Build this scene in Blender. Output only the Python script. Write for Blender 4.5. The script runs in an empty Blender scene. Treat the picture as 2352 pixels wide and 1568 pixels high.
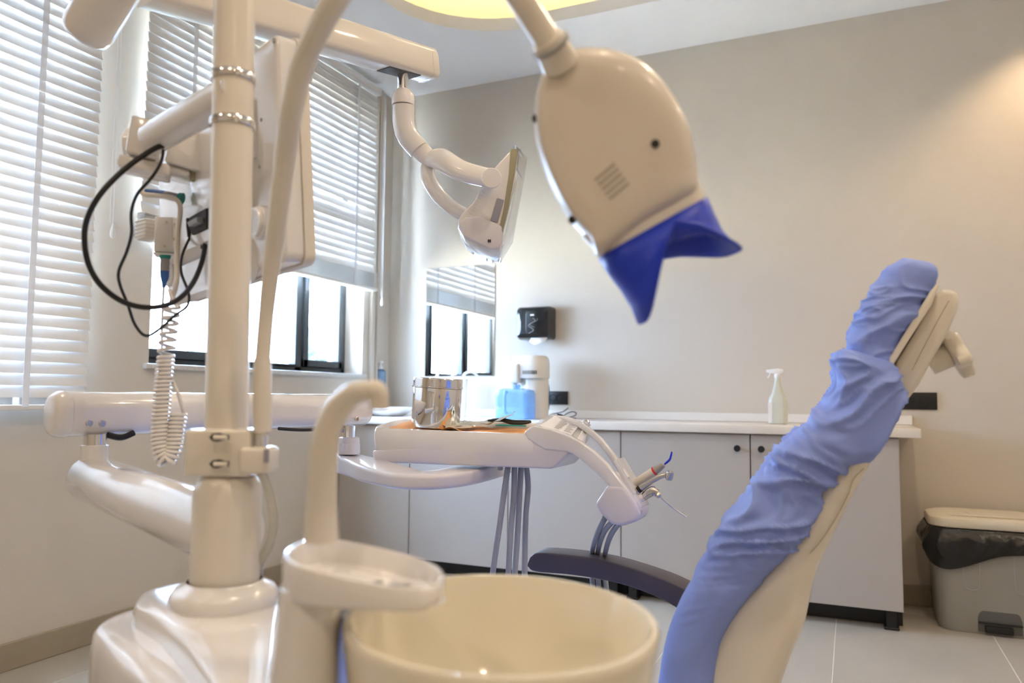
import bpy, bmesh, math, random
from mathutils import Vector, Matrix, noise
random.seed(7)
PI = math.pi
sc = bpy.context.scene
COL = sc.collection

# ------------------------------------------------------------------ camera
CAM_H = 1.05
F_PX, PITCH, YAW, ROLL = 1740.8, .0728, .4204, .0079
FW = Vector((-math.sin(YAW)*math.cos(PITCH), math.cos(YAW)*math.cos(PITCH), math.sin(PITCH)))
_r = Vector((math.cos(YAW), math.sin(YAW), 0)); _u = _r.cross(FW)
RT = math.cos(ROLL)*_r + math.sin(ROLL)*_u
UP = -math.sin(ROLL)*_r + math.cos(ROLL)*_u
CP = Vector((0, 0, CAM_H))
cd = bpy.data.cameras.new('camera'); cam = bpy.data.objects.new('camera', cd); COL.objects.link(cam)
m = Matrix.Identity(4)
for i in range(3):
    m[i][0], m[i][1], m[i][2], m[i][3] = RT[i], UP[i], -FW[i], CP[i]
cam.matrix_world = m
cd.sensor_width = 36; cd.lens = F_PX/2352*36; cd.clip_start = .05; cd.clip_end = 200
cd.dof.use_dof = True; cd.dof.focus_distance = 2.0; cd.dof.aperture_fstop = 3.4
sc.camera = cam
sc.cycles.sample_clamp_indirect = 0

# ------------------------------------------------------------------ world, lights, exposure
w = bpy.data.worlds.new('world'); sc.world = w; w.use_nodes = True
nt = w.node_tree; nt.nodes.clear()
wo = nt.nodes.new('ShaderNodeOutputWorld'); bg = nt.nodes.new('ShaderNodeBackground')
bg.inputs[0].default_value = (.50, .69, 1.0, 1); bg.inputs[1].default_value = 39.0
nt.links.new(bg.outputs[0], wo.inputs[0])
sc.view_settings.view_transform = 'Standard'; sc.view_settings.look = 'None'
sc.view_settings.gamma = 1; sc.view_settings.use_curve_mapping = False
sc.view_settings.exposure = 0.38
sl = bpy.data.lights.new('sun', 'SUN'); sl.energy = 300; sl.angle = math.radians(.6); sl.color = (.93, .96, 1)
so = bpy.data.objects.new('sun', sl); so.rotation_euler = (math.radians(14), math.radians(33), 0); COL.objects.link(so)   # behind the building: lights only the yard

A, B, C = 2.949, 4.484, 3.167            # left wall x=-A, back wall y=B, ceiling z=C
XR, YF = 2.3, -2.2
def spot(x, y, power, size=150, z=C-.02, r=.045, col=(1.0, .78, .50), tgt=None):
    l = bpy.data.lights.new('downlight', 'SPOT'); l.energy = power; l.spot_size = math.radians(size)
    l.spot_blend = .6; l.shadow_soft_size = r; l.color = col
    o = bpy.data.objects.new('downlight', l); o.location = (x, y, z); COL.objects.link(o)
    return o
WARM = (1.0, .80, .57)
for (x, y) in ((-1.5, .6), (.2, .6), (1.5, .6), (-1.5, -1.2), (.2, -1.2), (1.5, -1.2), (.15, 2.6), (1.5, 2.6)):
    spot(x, y, 29, 160, col=WARM)
spot(1.0, 4.12, 34, 110, col=(1.0, .72, .42))
for (y0, y1, z0, z1) in ((.1, 2.05, 1.0, 2.95), (2.5, 4.16, 1.19, 2.95)):      # daylight portals in the two window openings
    l = bpy.data.lights.new('window_portal', 'AREA'); l.shape = 'RECTANGLE'; l.size = y1-y0; l.size_y = z1-z0
    l.cycles.is_portal = True
    o = bpy.data.objects.new('window_portal', l); o.location = (-A-.2, (y0+y1)/2, (z0+z1)/2)
    o.rotation_euler = (PI/2, 0, -PI/2); COL.objects.link(o)

# ------------------------------------------------------------------ pixel -> point helpers
def ray(x, y): return FW + (x-1176)/F_PX*RT - (y-784)/F_PX*UP
def at(x, y, d): return CP + ray(x, y)*d
def atx(x, y, X): r = ray(x, y); return CP + r*((X-CP.x)/r.x)
def aty(x, y, Y): r = ray(x, y); return CP + r*((Y-CP.y)/r.y)
def atz(x, y, Z): r = ray(x, y); return CP + r*((Z-CP.z)/r.z)
def ipol(tab, t):
    if t <= tab[0][0]: return tab[0][1]
    for (a, va), (b, vb) in zip(tab, tab[1:]):
        if t <= b:
            k = (t-a)/(b-a); k = k*k*(3-2*k) if False else k
            return va+(vb-va)*k
    return tab[-1][1]

# ------------------------------------------------------------------ materials
MATS = {}
def mat(name, col, rough=.4, metal=0, coat=0, spec=.5, var=.04, scale=18, bump=0, bscale=200, trans=0, alpha=1, ior=1.45, sss=0, emit=None, es=0, bdist=.002):
    m = bpy.data.materials.new(name); m.use_nodes = True; MATS[name] = m
    nt = m.node_tree; p = nt.nodes['Principled BSDF']
    tc = nt.nodes.new('ShaderNodeTexCoord'); nz = nt.nodes.new('ShaderNodeTexNoise')
    nz.inputs['Scale'].default_value = scale; nz.inputs['Detail'].default_value = 4
    nt.links.new(tc.outputs['Object'], nz.inputs['Vector'])
    mx = nt.nodes.new('ShaderNodeMix'); mx.data_type = 'RGBA'
    mx.inputs[6].default_value = (*[c*(1-var) for c in col], 1); mx.inputs[7].default_value = (*[min(1, c*(1+var)) for c in col], 1)
    nt.links.new(nz.outputs['Fac'], mx.inputs[0]); nt.links.new(mx.outputs[2], p.inputs['Base Color'])
    p.inputs['Roughness'].default_value = rough; p.inputs['Metallic'].default_value = metal
    p.inputs['Coat Weight'].default_value = coat; p.inputs['Coat Roughness'].default_value = .06
    p.inputs['Specular IOR Level'].default_value = spec; p.inputs['IOR'].default_value = ior
    p.inputs['Transmission Weight'].default_value = trans; p.inputs['Alpha'].default_value = alpha
    if sss: p.inputs['Subsurface Weight'].default_value = sss; p.inputs['Subsurface Scale'].default_value = .01
    if emit: p.inputs['Emission Color'].default_value = (*emit, 1); p.inputs['Emission Strength'].default_value = es
    if bump:
        n2 = nt.nodes.new('ShaderNodeTexNoise'); n2.inputs['Scale'].default_value = bscale; n2.inputs['Detail'].default_value = 6
        bp = nt.nodes.new('ShaderNodeBump'); bp.inputs['Strength'].default_value = bump; bp.inputs['Distance'].default_value = bdist
        nt.links.new(tc.outputs['Object'], n2.inputs['Vector']); nt.links.new(n2.outputs['Fac'], bp.inputs['Height']); nt.links.new(bp.outputs[0], p.inputs['Normal'])
    return m
def thin(name, col, alpha_mix=.12, rough=.05, tint=1.0):
    """thin clear sheet: mostly transparent, glossy by fresnel"""
    m = bpy.data.materials.new(name); m.use_nodes = True; nt = m.node_tree; nt.nodes.clear(); MATS[name] = m
    o = nt.nodes.new('ShaderNodeOutputMaterial'); t = nt.nodes.new('ShaderNodeBsdfTransparent'); g = nt.nodes.new('ShaderNodeBsdfGlossy')
    d = nt.nodes.new('ShaderNodeBsdfDiffuse'); lw = nt.nodes.new('ShaderNodeLayerWeight'); pw = nt.nodes.new('ShaderNodeMath'); pw.operation = 'POWER'; pw.inputs[1].default_value = 4.5
    fr = nt.nodes.new('ShaderNodeMath'); fr.operation = 'MULTIPLY_ADD'; fr.inputs[1].default_value = .9; fr.inputs[2].default_value = .045
    nt.links.new(lw.outputs['Facing'], pw.inputs[0]); nt.links.new(pw.outputs[0], fr.inputs[0])
    t.inputs[0].default_value = (*[c*tint for c in col], 1); g.inputs['Roughness'].default_value = rough; d.inputs[0].default_value = (*col, 1)
    a = nt.nodes.new('ShaderNodeMixShader'); b = nt.nodes.new('ShaderNodeMixShader')
    a.inputs[0].default_value = alpha_mix; nt.links.new(t.outputs[0], a.inputs[1]); nt.links.new(d.outputs[0], a.inputs[2])
    nt.links.new(fr.outputs[0], b.inputs[0]); nt.links.new(a.outputs[0], b.inputs[1]); nt.links.new(g.outputs[0], b.inputs[2])
    nt.links.new(b.outputs[0], o.inputs[0]); return m
mat('wall', (.615, .555, .48), .75, bump=.15, bscale=260, bdist=.001, var=.02, scale=3)
mat('ceiling', (.88, .87, .87), .9, var=.01)
mat('tile', (.44, .41, .36), .42, var=.13, scale=2.6, bump=.1, bscale=60)
mat('grout', (.80, .77, .70), .8)
mat('skirting', (.36, .31, .23), .5, var=.05)
mat('stone_sill', (.60, .58, .55), .4, var=.25, scale=90)
mat('anthracite', (.045, .05, .055), .35)
mat('slat', (.78, .765, .74), .45, var=.01, sss=0)
mat('white', (.84, .82, .81), .18, coat=1.0, var=.01)
mat('white_matte', (.78, .77, .75), .5, var=.01)
mat('ivory', (.80, .75, .665), .28, coat=.4, var=.01)
mat('cream', (.71, .65, .57), .35, coat=.2, var=.01)
mat('ceramic', (.88, .82, .67), .12, coat=.8, var=.01)
mat('chrome', (.80, .80, .80), .08, 1, var=.01)
mat('steel', (.62, .60, .57), .22, 1, var=.02)
mat('dark_hole', (.02, .02, .02), .6)
mat('black_rubber', (.012, .012, .014), .4)
mat('black_gloss', (.012, .014, .016), .12, coat=.6)
mat('black_bag', (.012, .012, .012), .25, bump=.5, bscale=22, bdist=.01)
mat('hose', (.36, .39, .43), .45, var=.02)
mat('lilac_white', (.72, .70, .74), .3, coat=.4, var=.01)
mat('cabinet', (.455, .42, .395), .5, var=.01)
mat('worktop', (.80, .77, .73), .25, coat=.2, var=.01)
mat('blue_cover', (.26, .36, .84), .55, bump=.25, bscale=160, bdist=.001, var=.06, scale=10)
mat('deep_blue', (.012, .045, .58), .45, var=.05, sss=.0)
mat('armrest', (.085, .075, .095), .45, var=.04)
mat('orange_paper', (.90, .42, .14), .7, var=.06, scale=20)
mat('foil', (.62, .66, .64), .35, metal=.35, bump=.3, bscale=60, var=.05)
mat('teal', (.02, .30, .26), .5)
mat('connector_blue', (.05, .15, .45), .45)
mat('grey', (.36, .36, .37), .45)
mat('grey_tool', (.42, .40, .36), .35, metal=.3)
mat('red', (.65, .04, .04), .4)
mat('bin_grey', (.30, .29, .26), .55, bump=.1, bscale=300)
mat('recess_line', (.50, .44, .35), .5)
mat('recess_grey', (.11, .11, .105), .6)
mat('bin_cream', (.66, .60, .48), .5)
mat('olive_trim', (.36, .33, .22), .4)
mat('shade_grey', (.33, .33, .38), .4)
mat('paper', (.85, .85, .86), .8)
mat('print_grey', (.35, .35, .37), .7)
mat('bottle', (.80, .82, .74), .35, trans=.35, alpha=1, var=.01)
mat('mirror', (.92, .93, .92), .0, 1, var=.0)
mat('bark', (.16, .11, .07), .9, bump=.4, bscale=20)
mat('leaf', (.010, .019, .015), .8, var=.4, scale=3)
mat('ground', (.50, .49, .42), .9, var=.2, scale=1)
mat('led', (1, .9, .6), .5, emit=(1, .80, .34), es=9)
thin('tape', (.95, .95, .96), .62, .4)
thin('glass', (.97, .99, 1.0), .02)
thin('acrylic', (.93, .93, .93), .16)
thin('blue_clear', (.50, .76, .98), .42, .1)
thin('soap_blue', (.35, .55, .80), .45, .1)
thin('clear_tube', (.85, .83, .78), .35, .1)

# ------------------------------------------------------------------ mesh helpers
class MB:
    def __init__(s): s.v = []; s.f = []
    def add(s, vs, fs):
        n = len(s.v); s.v += [tuple(p) for p in vs]; s.f += [tuple(i+n for i in f) for f in fs]; return s
    def loft(s, rings, cap0=True, cap1=True, closed=True):
        n = len(rings[0]); vs = [p for r in rings for p in r]; fs = []
        for i in range(len(rings)-1):
            for j in range(n if closed else n-1):
                k = (j+1) % n
                fs.append((i*n+j, i*n+k, (i+1)*n+k, (i+1)*n+j))
        if cap0: fs.append(tuple(range(n))[::-1])
        if cap1: fs.append(tuple((len(rings)-1)*n+j for j in range(n)))
        return s.add(vs, fs)
    def box(s, lo, hi, bev=0, seg=2, M=None):
        b = bmesh.new(); bmesh.ops.create_cube(b, size=1)
        for v in b.verts: v.co = Vector([lo[i]+(v.co[i]+.5)*(hi[i]-lo[i]) for i in range(3)])
        if bev: bmesh.ops.bevel(b, geom=b.edges[:], offset=bev, segments=seg, affect='EDGES', profile=.5)
        if M is not None: b.transform(M)
        return s.bm(b)
    def bm(s, b):
        b.verts.index_update(); s.add([v.co.copy() for v in b.verts], [[v.index for v in f.verts] for f in b.faces]); b.free(); return s
    def prism(s, poly, d0, d1, bev=0, seg=2, side=False):
        """poly: world points; extruded from offset vector d0 to d1"""
        b = bmesh.new(); P = [Vector(p) for p in poly]; n = len(P)
        a = [b.verts.new(p+Vector(d0)) for p in P]; c = [b.verts.new(p+Vector(d1)) for p in P]
        b.faces.new(a[::-1]); b.faces.new(c)
        for i in range(n): b.faces.new((a[i], a[(i+1) % n], c[(i+1) % n], c[i]))
        bmesh.ops.recalc_face_normals(b, faces=b.faces[:])
        if bev:
            es = [e for e in b.edges if len(e.link_faces) == 2 and (any(len(f.verts) == n and n > 4 for f in e.link_faces) or n <= 4 or e.calc_face_angle(0) > .7)]
            bmesh.ops.bevel(b, geom=es, offset=bev, segments=seg, affect='EDGES', profile=.5, clamp_overlap=True)
        return s.bm(b)
    def lathe(s, prof, base, axis=(0, 0, 1), n=32, cap0=False, cap1=False):
        ax = Vector(axis).normalized(); t = Vector((1, 0, 0)) if abs(ax.x) < .8 else Vector((0, 1, 0))
        e1 = ax.cross(t).normalized(); e2 = ax.cross(e1); base = Vector(base)
        rings = [[base+ax*h+(e1*math.cos(2*PI*k/n)+e2*math.sin(2*PI*k/n))*max(r, 1e-5) for k in range(n)] for r, h in prof]
        return s.loft(rings, cap0, cap1)
    def tube(s, pts, rad, n=12, res=6, caps=True, flat=1.0, smooth=True, refup=None):
        P = [Vector(p) for p in pts]; R = rad if isinstance(rad, (list, tuple)) else [rad]*len(P)
        if smooth and len(P) > 2:
            Q = []; RR = []
            for i in range(len(P)-1):
                p0 = P[i-1] if i else P[0]*2-P[1]; p1, p2 = P[i], P[i+1]; p3 = P[i+2] if i+2 < len(P) else P[-1]*2-P[-2]
                for k in range(res):
                    t = k/res
                    Q.append(.5*((2*p1)+(-p0+p2)*t+(2*p0-5*p1+4*p2-p3)*t*t+(-p0+3*p1-3*p2+p3)*t**3)); RR.append(R[i]+(R[i+1]-R[i])*t)
            Q.append(P[-1]); RR.append(R[-1]); P, R = Q, RR
        T = [(P[min(i+1, len(P)-1)]-P[max(i-1, 0)]).normalized() for i in range(len(P))]
        up = Vector(refup) if refup else (Vector((0, 0, 1)) if abs(T[0].z) < .9 else Vector((0, 1, 0)))
        a = (up-T[0]*up.dot(T[0])).normalized(); rings = []
        for i, p in enumerate(P):
            a = (a-T[i]*a.dot(T[i])).normalized(); b = T[i].cross(a)
            rings.append([p+(a*math.cos(2*PI*k/n)+b*math.sin(2*PI*k/n)*flat)*R[i] for k in range(n)])
        return s.loft(rings, caps, caps)
def rr(w, h, r, n=5):
    r = min(r, w/2-1e-4, h/2-1e-4); out = []
    for cx, cy, a0 in ((w/2-r, h/2-r, 0), (-w/2+r, h/2-r, PI/2), (-w/2+r, -h/2+r, PI), (w/2-r, -h/2+r, 1.5*PI)):
        for k in range(n+1):
            a = a0+PI/2*k/n; out.append((cx+r*math.cos(a), cy+r*math.sin(a)))
    return out
def origin(o):
    v = Vector((0, 0, 0))
    while o: v += o.location; o = o.parent
    return v
def obj(name, mb, material, parent=None, loc=None, smooth=True, ang=38, kind=None):
    me = bpy.data.meshes.new(name); o = bpy.data.objects.new(name, me); COL.objects.link(o)
    if parent is not None: o.parent = parent; off = origin(parent)
    else:
        off = Vector(loc) if loc is not None else Vector((0, 0, 0)); o.location = off
    me.from_pydata([tuple(Vector(p)-off) for p in mb.v], [], mb.f); me.update()
    b = bmesh.new(); b.from_mesh(me); bmesh.ops.recalc_face_normals(b, faces=b.faces[:]); b.to_mesh(me); b.free()
    me.materials.append(MATS[material] if isinstance(material, str) else material)
    if smooth:
        me.polygons.foreach_set('use_smooth', [True]*len(me.polygons)); me.set_sharp_from_angle(angle=math.radians(ang))
    if kind: o['kind'] = kind
    return o
def tag(o, label, cat, group=None):
    o['label'] = label; o['category'] = cat
    if group: o['group'] = group
    return o
def thing(name, label, cat, loc, group=None):
    o = bpy.data.objects.new(name, None); COL.objects.link(o); o.location = loc; o.empty_display_size = .05
    return tag(o, label, cat, group)
def struct(name, mb, material, smooth=False):
    o = obj(name, mb, material, smooth=smooth); o['kind'] = 'structure'; return o
def copy_part(src, parent, loc=None):
    c = src.copy(); COL.objects.link(c); c.parent = parent
    if loc is not None: c.location = loc
    return c
V = Vector

# ================================================================== THE ROOM
fl = struct('floor', MB().box((-A-.1, YF-.1, -.06), (XR+.1, B+.1, -.0012)), 'grout')
TS = .646; TL = 1.292; proto = None
for i in range(-5, 4):
    for j in range(-6, 1):
        x0 = max(-A, -.09+i*TS+.0015); x1 = min(XR, -.09+(i+1)*TS-.0015); y0 = max(YF, 4.30+j*TL+.0015); y1 = min(B, 4.30+(j+1)*TL-.0015)
        if x1-x0 < .02 or y1-y0 < .02: continue
        full = x1-x0 > .64 and y1-y0 > 1.28
        if full and proto is not None: copy_part(proto, fl, (x0, y0, 0)); continue
        mb = MB().box((0, 0, -.008), (x1-x0, y1-y0, 0), .0012, 1)
        me = obj('floor_tile', mb, 'tile', smooth=False); me.parent = fl; me.location = (x0, y0, 0)
        if full: proto = me
# ceiling with a rounded opening and a raised cove above it
def rrect3(cx, cy, w_, h_, r, z, n=10): return [V((cx+x, cy+y, z)) for x, y in rr(w_, h_, r, n)]
RX0, RX1, RY0, RY1 = -2.25, .9, 1.9, 3.88
rcx, rcy, rw, rh = (RX0+RX1)/2, (RY0+RY1)/2, RX1-RX0, RY1-RY0
n_c = 44
inner = rrect3(rcx, rcy, rw, rh, .62, C)
X0c, X1c, Y0c, Y1c = -A-.1, XR+.1, YF-.1, B+.1
outer = rrect3((X0c+X1c)/2, (Y0c+Y1c)/2, X1c-X0c, Y1c-Y0c, .001, C)
mb = MB().loft([outer, inner], False, False)
mb.loft([inner, rrect3(rcx, rcy, rw, rh, .62, C+.075), rrect3(rcx, rcy, rw+.06, rh+.06, .65, C+.075), rrect3(rcx, rcy, rw+.06, rh+.06, .65, C+.02), rrect3(rcx, rcy, rw+.5, rh+.5, .8, C+.02),
         rrect3(rcx, rcy, rw+.5, rh+.5, .8, C+.24)], False, True)
mb.box((X0c, Y0c, C+.3), (X1c, Y1c, C+.34))
ce = struct('ceiling', mb, 'ceiling')
obj('led_strip', MB().loft([rrect3(rcx, rcy, rw+.13, rh+.13, .66, C+.024), rrect3(rcx, rcy, rw+.13, rh+.13, .66, C+.034), rrect3(rcx, rcy, rw+.17, rh+.17, .68, C+.034), rrect3(rcx, rcy, rw+.17, rh+.17, .68, C+.024)], False, False), 'led', ce)

W1 = (.10, 2.05, 1.06, 2.95); W2 = (2.50, 4.17, 1.19, 2.95)
ys = [YF-.1, W1[0], W1[1], W2[0], W2[1], B+.1]; TH = .28
mb = MB()
for a_, b_ in ((ys[0], ys[1]), (ys[2], ys[3]), (ys[4], ys[5])): mb.box((-A-TH, a_, 0), (-A, b_, C+.3))
for (y0, y1, z0, z1) in (W1, W2): mb.box((-A-TH, y0, 0), (-A, y1, z0)); mb.box((-A-TH, y0, z1), (-A, y1, C+.3))
struct('wall_left', mb, 'wall')
struct('wall_back', MB().box((-A-TH, B, 0), (XR+.2, B+.12, C+.3)), 'wall')
struct('wall_right', MB().box((XR, YF-.1, 0), (XR+.12, B+.1, C+.3)), 'wall')
struct('wall_front', MB().box((-A-TH, YF-.12, 0), (XR+.1, YF, C+.3)), 'wall')
struct('baseboard_left', MB().box((-A, YF, 0), (-A+.013, 4.484, .105), .003, 1), 'skirting')
struct('baseboard_back', MB().box((-A+.013, B-.013, 0), (XR, B, .105), .003, 1), 'skirting')
struct('trim_1', MB().box((-A, 4.235, 0), (-A+.028, 4.275, C), .006, 2).box((-A, 4.305, 0), (-A+.02, 4.33, C), .005, 2), 'wall')      # boxed pipe run beside the window

def window(name, y0, y1, z0, z1, posts, sill_to):
    fx = -A-.19; mb = MB()
    for lo, hi in (((fx, y0, z0), (fx+.05, y1, z0+.035)), ((fx, y0, z1-.05), (fx+.05, y1, z1)), ((fx, y0, z0), (fx+.05, y0+.045, z1)), ((fx, y1-.045, z0), (fx+.05, y1, z1))):
        mb.box(lo, hi, .003, 1)
    for p in posts: mb.box((fx, p-.032, z0), (fx+.05, p+.032, z1), .003, 1)
    o = struct(name, mb, 'anthracite')
    edges = [y0+.045]+list(posts)+[y1-.045]
    for k in range(len(edges)-1):
        a_, b_ = edges[k]+(.032 if k else 0), edges[k+1]-(.032 if k < len(edges)-2 else 0)
        s_ = MB(); fw_ = .045 if k % 2 == 0 else .012; x0 = fx+.012
        for lo, hi in (((x0, a_, z0+.035), (x0+.055, b_, z0+.035+fw_)), ((x0, a_, z1-.05-fw_), (x0+.055, b_, z1-.05)), ((x0, a_, z0+.035), (x0+.055, a_+fw_, z1-.05)), ((x0, b_-fw_, z0+.035), (x0+.055, b_, z1-.05))):
            s_.box(lo, hi, .003, 1)
        so = obj('sash', s_, 'anthracite', o, smooth=False)
        obj('pane', MB().box((x0+.02, a_+fw_, z0+.035+fw_), (x0+.026, b_-fw_, z1-.05-fw_)), 'glass', so, smooth=False)
    obj('window_sill', MB().box((-A-TH, y0-.03, z0-.025), (-A+.025, sill_to, z0), .004, 2), 'stone_sill', o)
    return o
window('window_1', *W1, [.75, 1.40], 2.07)
window('window_2', *W2, [3.10, 3.70], 4.20)

# ================================================================== BLINDS
def blind(label, y0, y1, zt, zb, stack, tapes, slits, cord_y, cord_z, theta=77):
    x = -A+.062
    t = thing('venetian_blind', label, 'blind', (x, (y0+y1)/2, zt), 'white venetian blinds on the window wall')
    obj('headrail', MB().box((x-.03, y0, zt-.045), (x+.03, y1, zt), .004, 1), 'slat', t)
    def slat_mb(th):
        th = math.radians(th); mb = MB(); rings = []
        for s_ in (-1, -.5, 0, .5, 1):
            u_ = s_*.0262; cr = .003*(1-s_*s_)
            rings.append((u_, cr))
        pts = [(u_, c_+.0013) for u_, c_ in rings]+[(u_, c_-.0013) for u_, c_ in rings[::-1]]
        poly = [V((-u_*math.cos(th)-c_*math.sin(th), 0, u_*math.sin(th)-c_*math.cos(th)*-1)) for u_, c_ in pts]
        return mb.loft([[p+V((0, y0+.005, 0)) for p in poly], [p+V((0, y1-.005, 0)) for p in poly]])
    org = V((x, (y0+y1)/2, zt))
    def mk(th):
        o = obj('slat', slat_mb(th), 'slat', loc=(0, 0, 0), ang=50)
        for v in o.data.vertices: v.co -= V((0, org.y, 0))
        o.parent = t; return o
    proto = mk(theta); z = zt-.075; zs = []
    while z > zb+stack+.03: zs.append(z); z -= .0462
    first = True
    for i, z in enumerate(zs):
        if any(abs(z-s_) < .0231 for s_ in slits): z -= .011
        if first: proto.location = (0, 0, z-zt); first = False
        else: copy_part(proto, t, (0, 0, z-zt))
    flat = None; ns = int(stack/.0062)
    for k in range(ns):
        z = zb+.024+k*.0062
        if flat is None: flat = mk(2); flat.location = (random.uniform(-.001, .001), 0, z-zt)
        else: copy_part(flat, t, (random.uniform(-.002, .002), random.uniform(-.003, .003), z-zt))
    obj('bottom_rail', MB().box((x-.027, y0, zb), (x+.027, y1, zb+.02), .004, 2), 'slat', t)
    for ty in tapes:
        obj('ladder_tape', MB().box((x+.0275, ty-.0125, zb+.01), (x+.029, ty+.0125, zt-.045)).box((x-.029, ty-.0125, zb+.01), (x-.0275, ty+.0125, zt-.045)), 'tape', t)
    c = obj('pull_cord', MB().tube([(x+.035, cord_y, zt-.03), (x+.035, cord_y, cord_z)], .0022, 6).tube([(x+.035, cord_y-.018, zt-.03), (x+.035, cord_y-.015, cord_z+.01)], .0018, 6), 'tape', t)
    obj('cord_weight', MB().lathe([(.003, .06), (.006, .045), (.010, .03), (.011, .01), (.007, 0)], (x+.035, cord_y, cord_z-.05), n=12, cap0=True, cap1=True), 'slat', c)
    return t
blind('long white venetian blind lowered nearly to its sill behind the horizontal delivery arm', -.05, 2.154, 3.12, .985, .0, (.35, 1.10, 1.88), (), 2.21, 1.76)
blind('white venetian blind half raised with slats stacked above the open window', 2.37, 4.20, 3.12, 1.742, .10, (2.62, 3.33, 3.95), (2.250, 2.204), 4.245, 1.70, 78)

# ================================================================== BACK COUNTER
seams = [-A+.02, -2.416, -1.771, -1.119, -.461, .198]; FY = 3.923
cab_lab = ['beige base cabinet under the counter in the window corner', '', 'beige base cabinet behind the hanging grey tray hoses', 'beige base cabinet behind the instrument holder, knob at its upper right', 'beige base cabinet at the open end of the counter, beside the waste bin']
cab_lab[1] = 'beige base cabinet under the counter behind the curved delivery arm'
for k in range(5):
    x0, x1 = seams[k]+.002, seams[k+1]-.002
    t = thing('base_cabinet', cab_lab[k], 'cabinet', ((x0+x1)/2, 4.2, 0), 'base cabinets under the back counter')
    obj('cabinet_body', MB().box((x0, FY+.02, .095), (x1, B-.02, .876), .001, 1), 'cabinet', t, smooth=False)
    d = obj('door', MB().box((x0+.001, FY, .092), (x1-.001, FY+.019, .872), .0015, 1), 'cabinet', t, smooth=False)
    kx = x1-.058 if k % 2 == 1 else x0+.052
    if k < 3: kx = x1-.05 if k == 1 else x0+.05
    obj('door_knob', MB().lathe([(.006, 0), (.007, .012), (.015, .016), (.0165, .022), (.014, .027), (0, .028)], (kx, FY, .804), (0, -1, 0), 20), 'black_rubber', d)
    for lx in (x0+.05, x1-.05):
        obj('leg', MB().box((lx-.022, FY+.03, 0), (lx+.022, FY+.075, .094), .003, 1).box((lx-.032, FY+.025, 0), (lx+.032, FY+.085, .012), .003, 1), 'black_rubber', t, smooth=False)
    obj('plinth', MB().box((x0, FY+.12, 0.002), (x1, FY+.135, .09)), 'black_rubber', t, smooth=False)
t = thing('worktop', 'long white worktop with low upstand running along the back wall', 'counter', (-1.3, 4.2, .88))
obj('slab', MB().box((-A+.003, 3.895, .878), (.285, B-.002, .92), .003, 2), 'worktop', t)
obj('upstand', MB().box((-A+.003, B-.022, .9205), (.287, B-.002, .968), .002, 1), 'worktop', t)

# mirror
tag(obj('wall_mirror', MB().box((-2.652, B-.006, 1.185), (-2.128, B-.001, 1.925), .0015, 1), 'mirror', loc=(-2.39, B, 1.185), smooth=False), 'frameless rectangular wall mirror reflecting the blind and window', 'mirror')
# paper towel dispenser
p0 = aty(1183, 705, B-.11); p1 = aty(1262, 778, B-.11); z0d, z1d = p1.z, p0.z
t = thing('towel_dispenser', 'black glossy paper towel dispenser with folded towel showing on the wall', 'towel dispenser', ((p0.x+p1.x)/2, B, z0d))
rings = []
for k, (dy, ins) in enumerate(((.001, .0), (.05, .0), (.085, .004), (.104, .012), (.112, .03))):
    rings.append([V(((p0.x+p1.x)/2+x, B-dy, (z0d+z1d)/2+z+(.006*math.cos(x*9) if z > 0 else 0))) for x, z in rr(p1.x-p0.x-2*ins, z1d-z0d-2*ins, .022, 5)])
obj('casing', MB().loft(rings), 'black_gloss', t)
obj('window_slot', MB().box(((p0.x+p1.x)/2-.012, B-.1135, z1d-.060), ((p0.x+p1.x)/2+.014, B-.112, z1d-.050)), 'paper', t)
cxx = (p0.x+p1.x)/2
wv = [V((cxx+.005+.02*math.sin(a*2.2)-.004*a, B-.113, z1d-.075-.021*a)) for a in [k*.45 for k in range(11)]]
obj('swirl_relief', MB().tube(wv, .0016, 6, 3).tube([p+V((.014+.006*math.sin(i), 0, .008)) for i, p in enumerate(wv[1:8])], .0012, 6, 3), 'grey', t)
obj('paper_towel', MB().add([(cxx-.01, B-.10, z0d+.01), (cxx+.10, B-.10, z0d+.01), (cxx+.09, B-.115, z0d-.022), (cxx+.02, B-.118, z0d-.035), (cxx-.02, B-.108, z0d-.012)], [(0, 1, 2, 3, 4)]), 'paper', t).modifiers.new('s', 'SOLIDIFY').thickness = .002

# sockets
def socket(x0, x1, z0, z1, label):
    t = thing('power_socket', label, 'socket', ((x0+x1)/2, B, z0), 'black double wall sockets')
    obj('face_plate', MB().box((x0, B-.010, z0), (x1, B-.001, z1), .003, 2), 'black_rubber', t)
    for f_ in (.34, .66):
        cx_ = x0+(x1-x0)*f_; cz = (z0+z1)/2
        s_ = obj('socket_cup', MB().lathe([(.022, .0), (.022, .002), (.0195, .002), (.0185, -.006), (0, -.006)], (cx_, B-.0102, cz), (0, -1, 0), 24), 'black_gloss', t)
        obj('pin', MB().lathe([(.0022, 0), (.0022, .004), (0, .0042)], (cx_-.006, B-.005, cz), (0, -1, 0), 8).lathe([(.0022, 0), (.0022, .004), (0, .0042)], (cx_+.006, B-.005, cz), (0, -1, 0), 8), 'steel', s_)
socket(-1.765, -1.617, 1.004, 1.087, 'black double socket beside the white water distiller')
socket(.205, .405, 1.000, 1.089, 'black double socket on the wall behind the headrest bracket')

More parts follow.
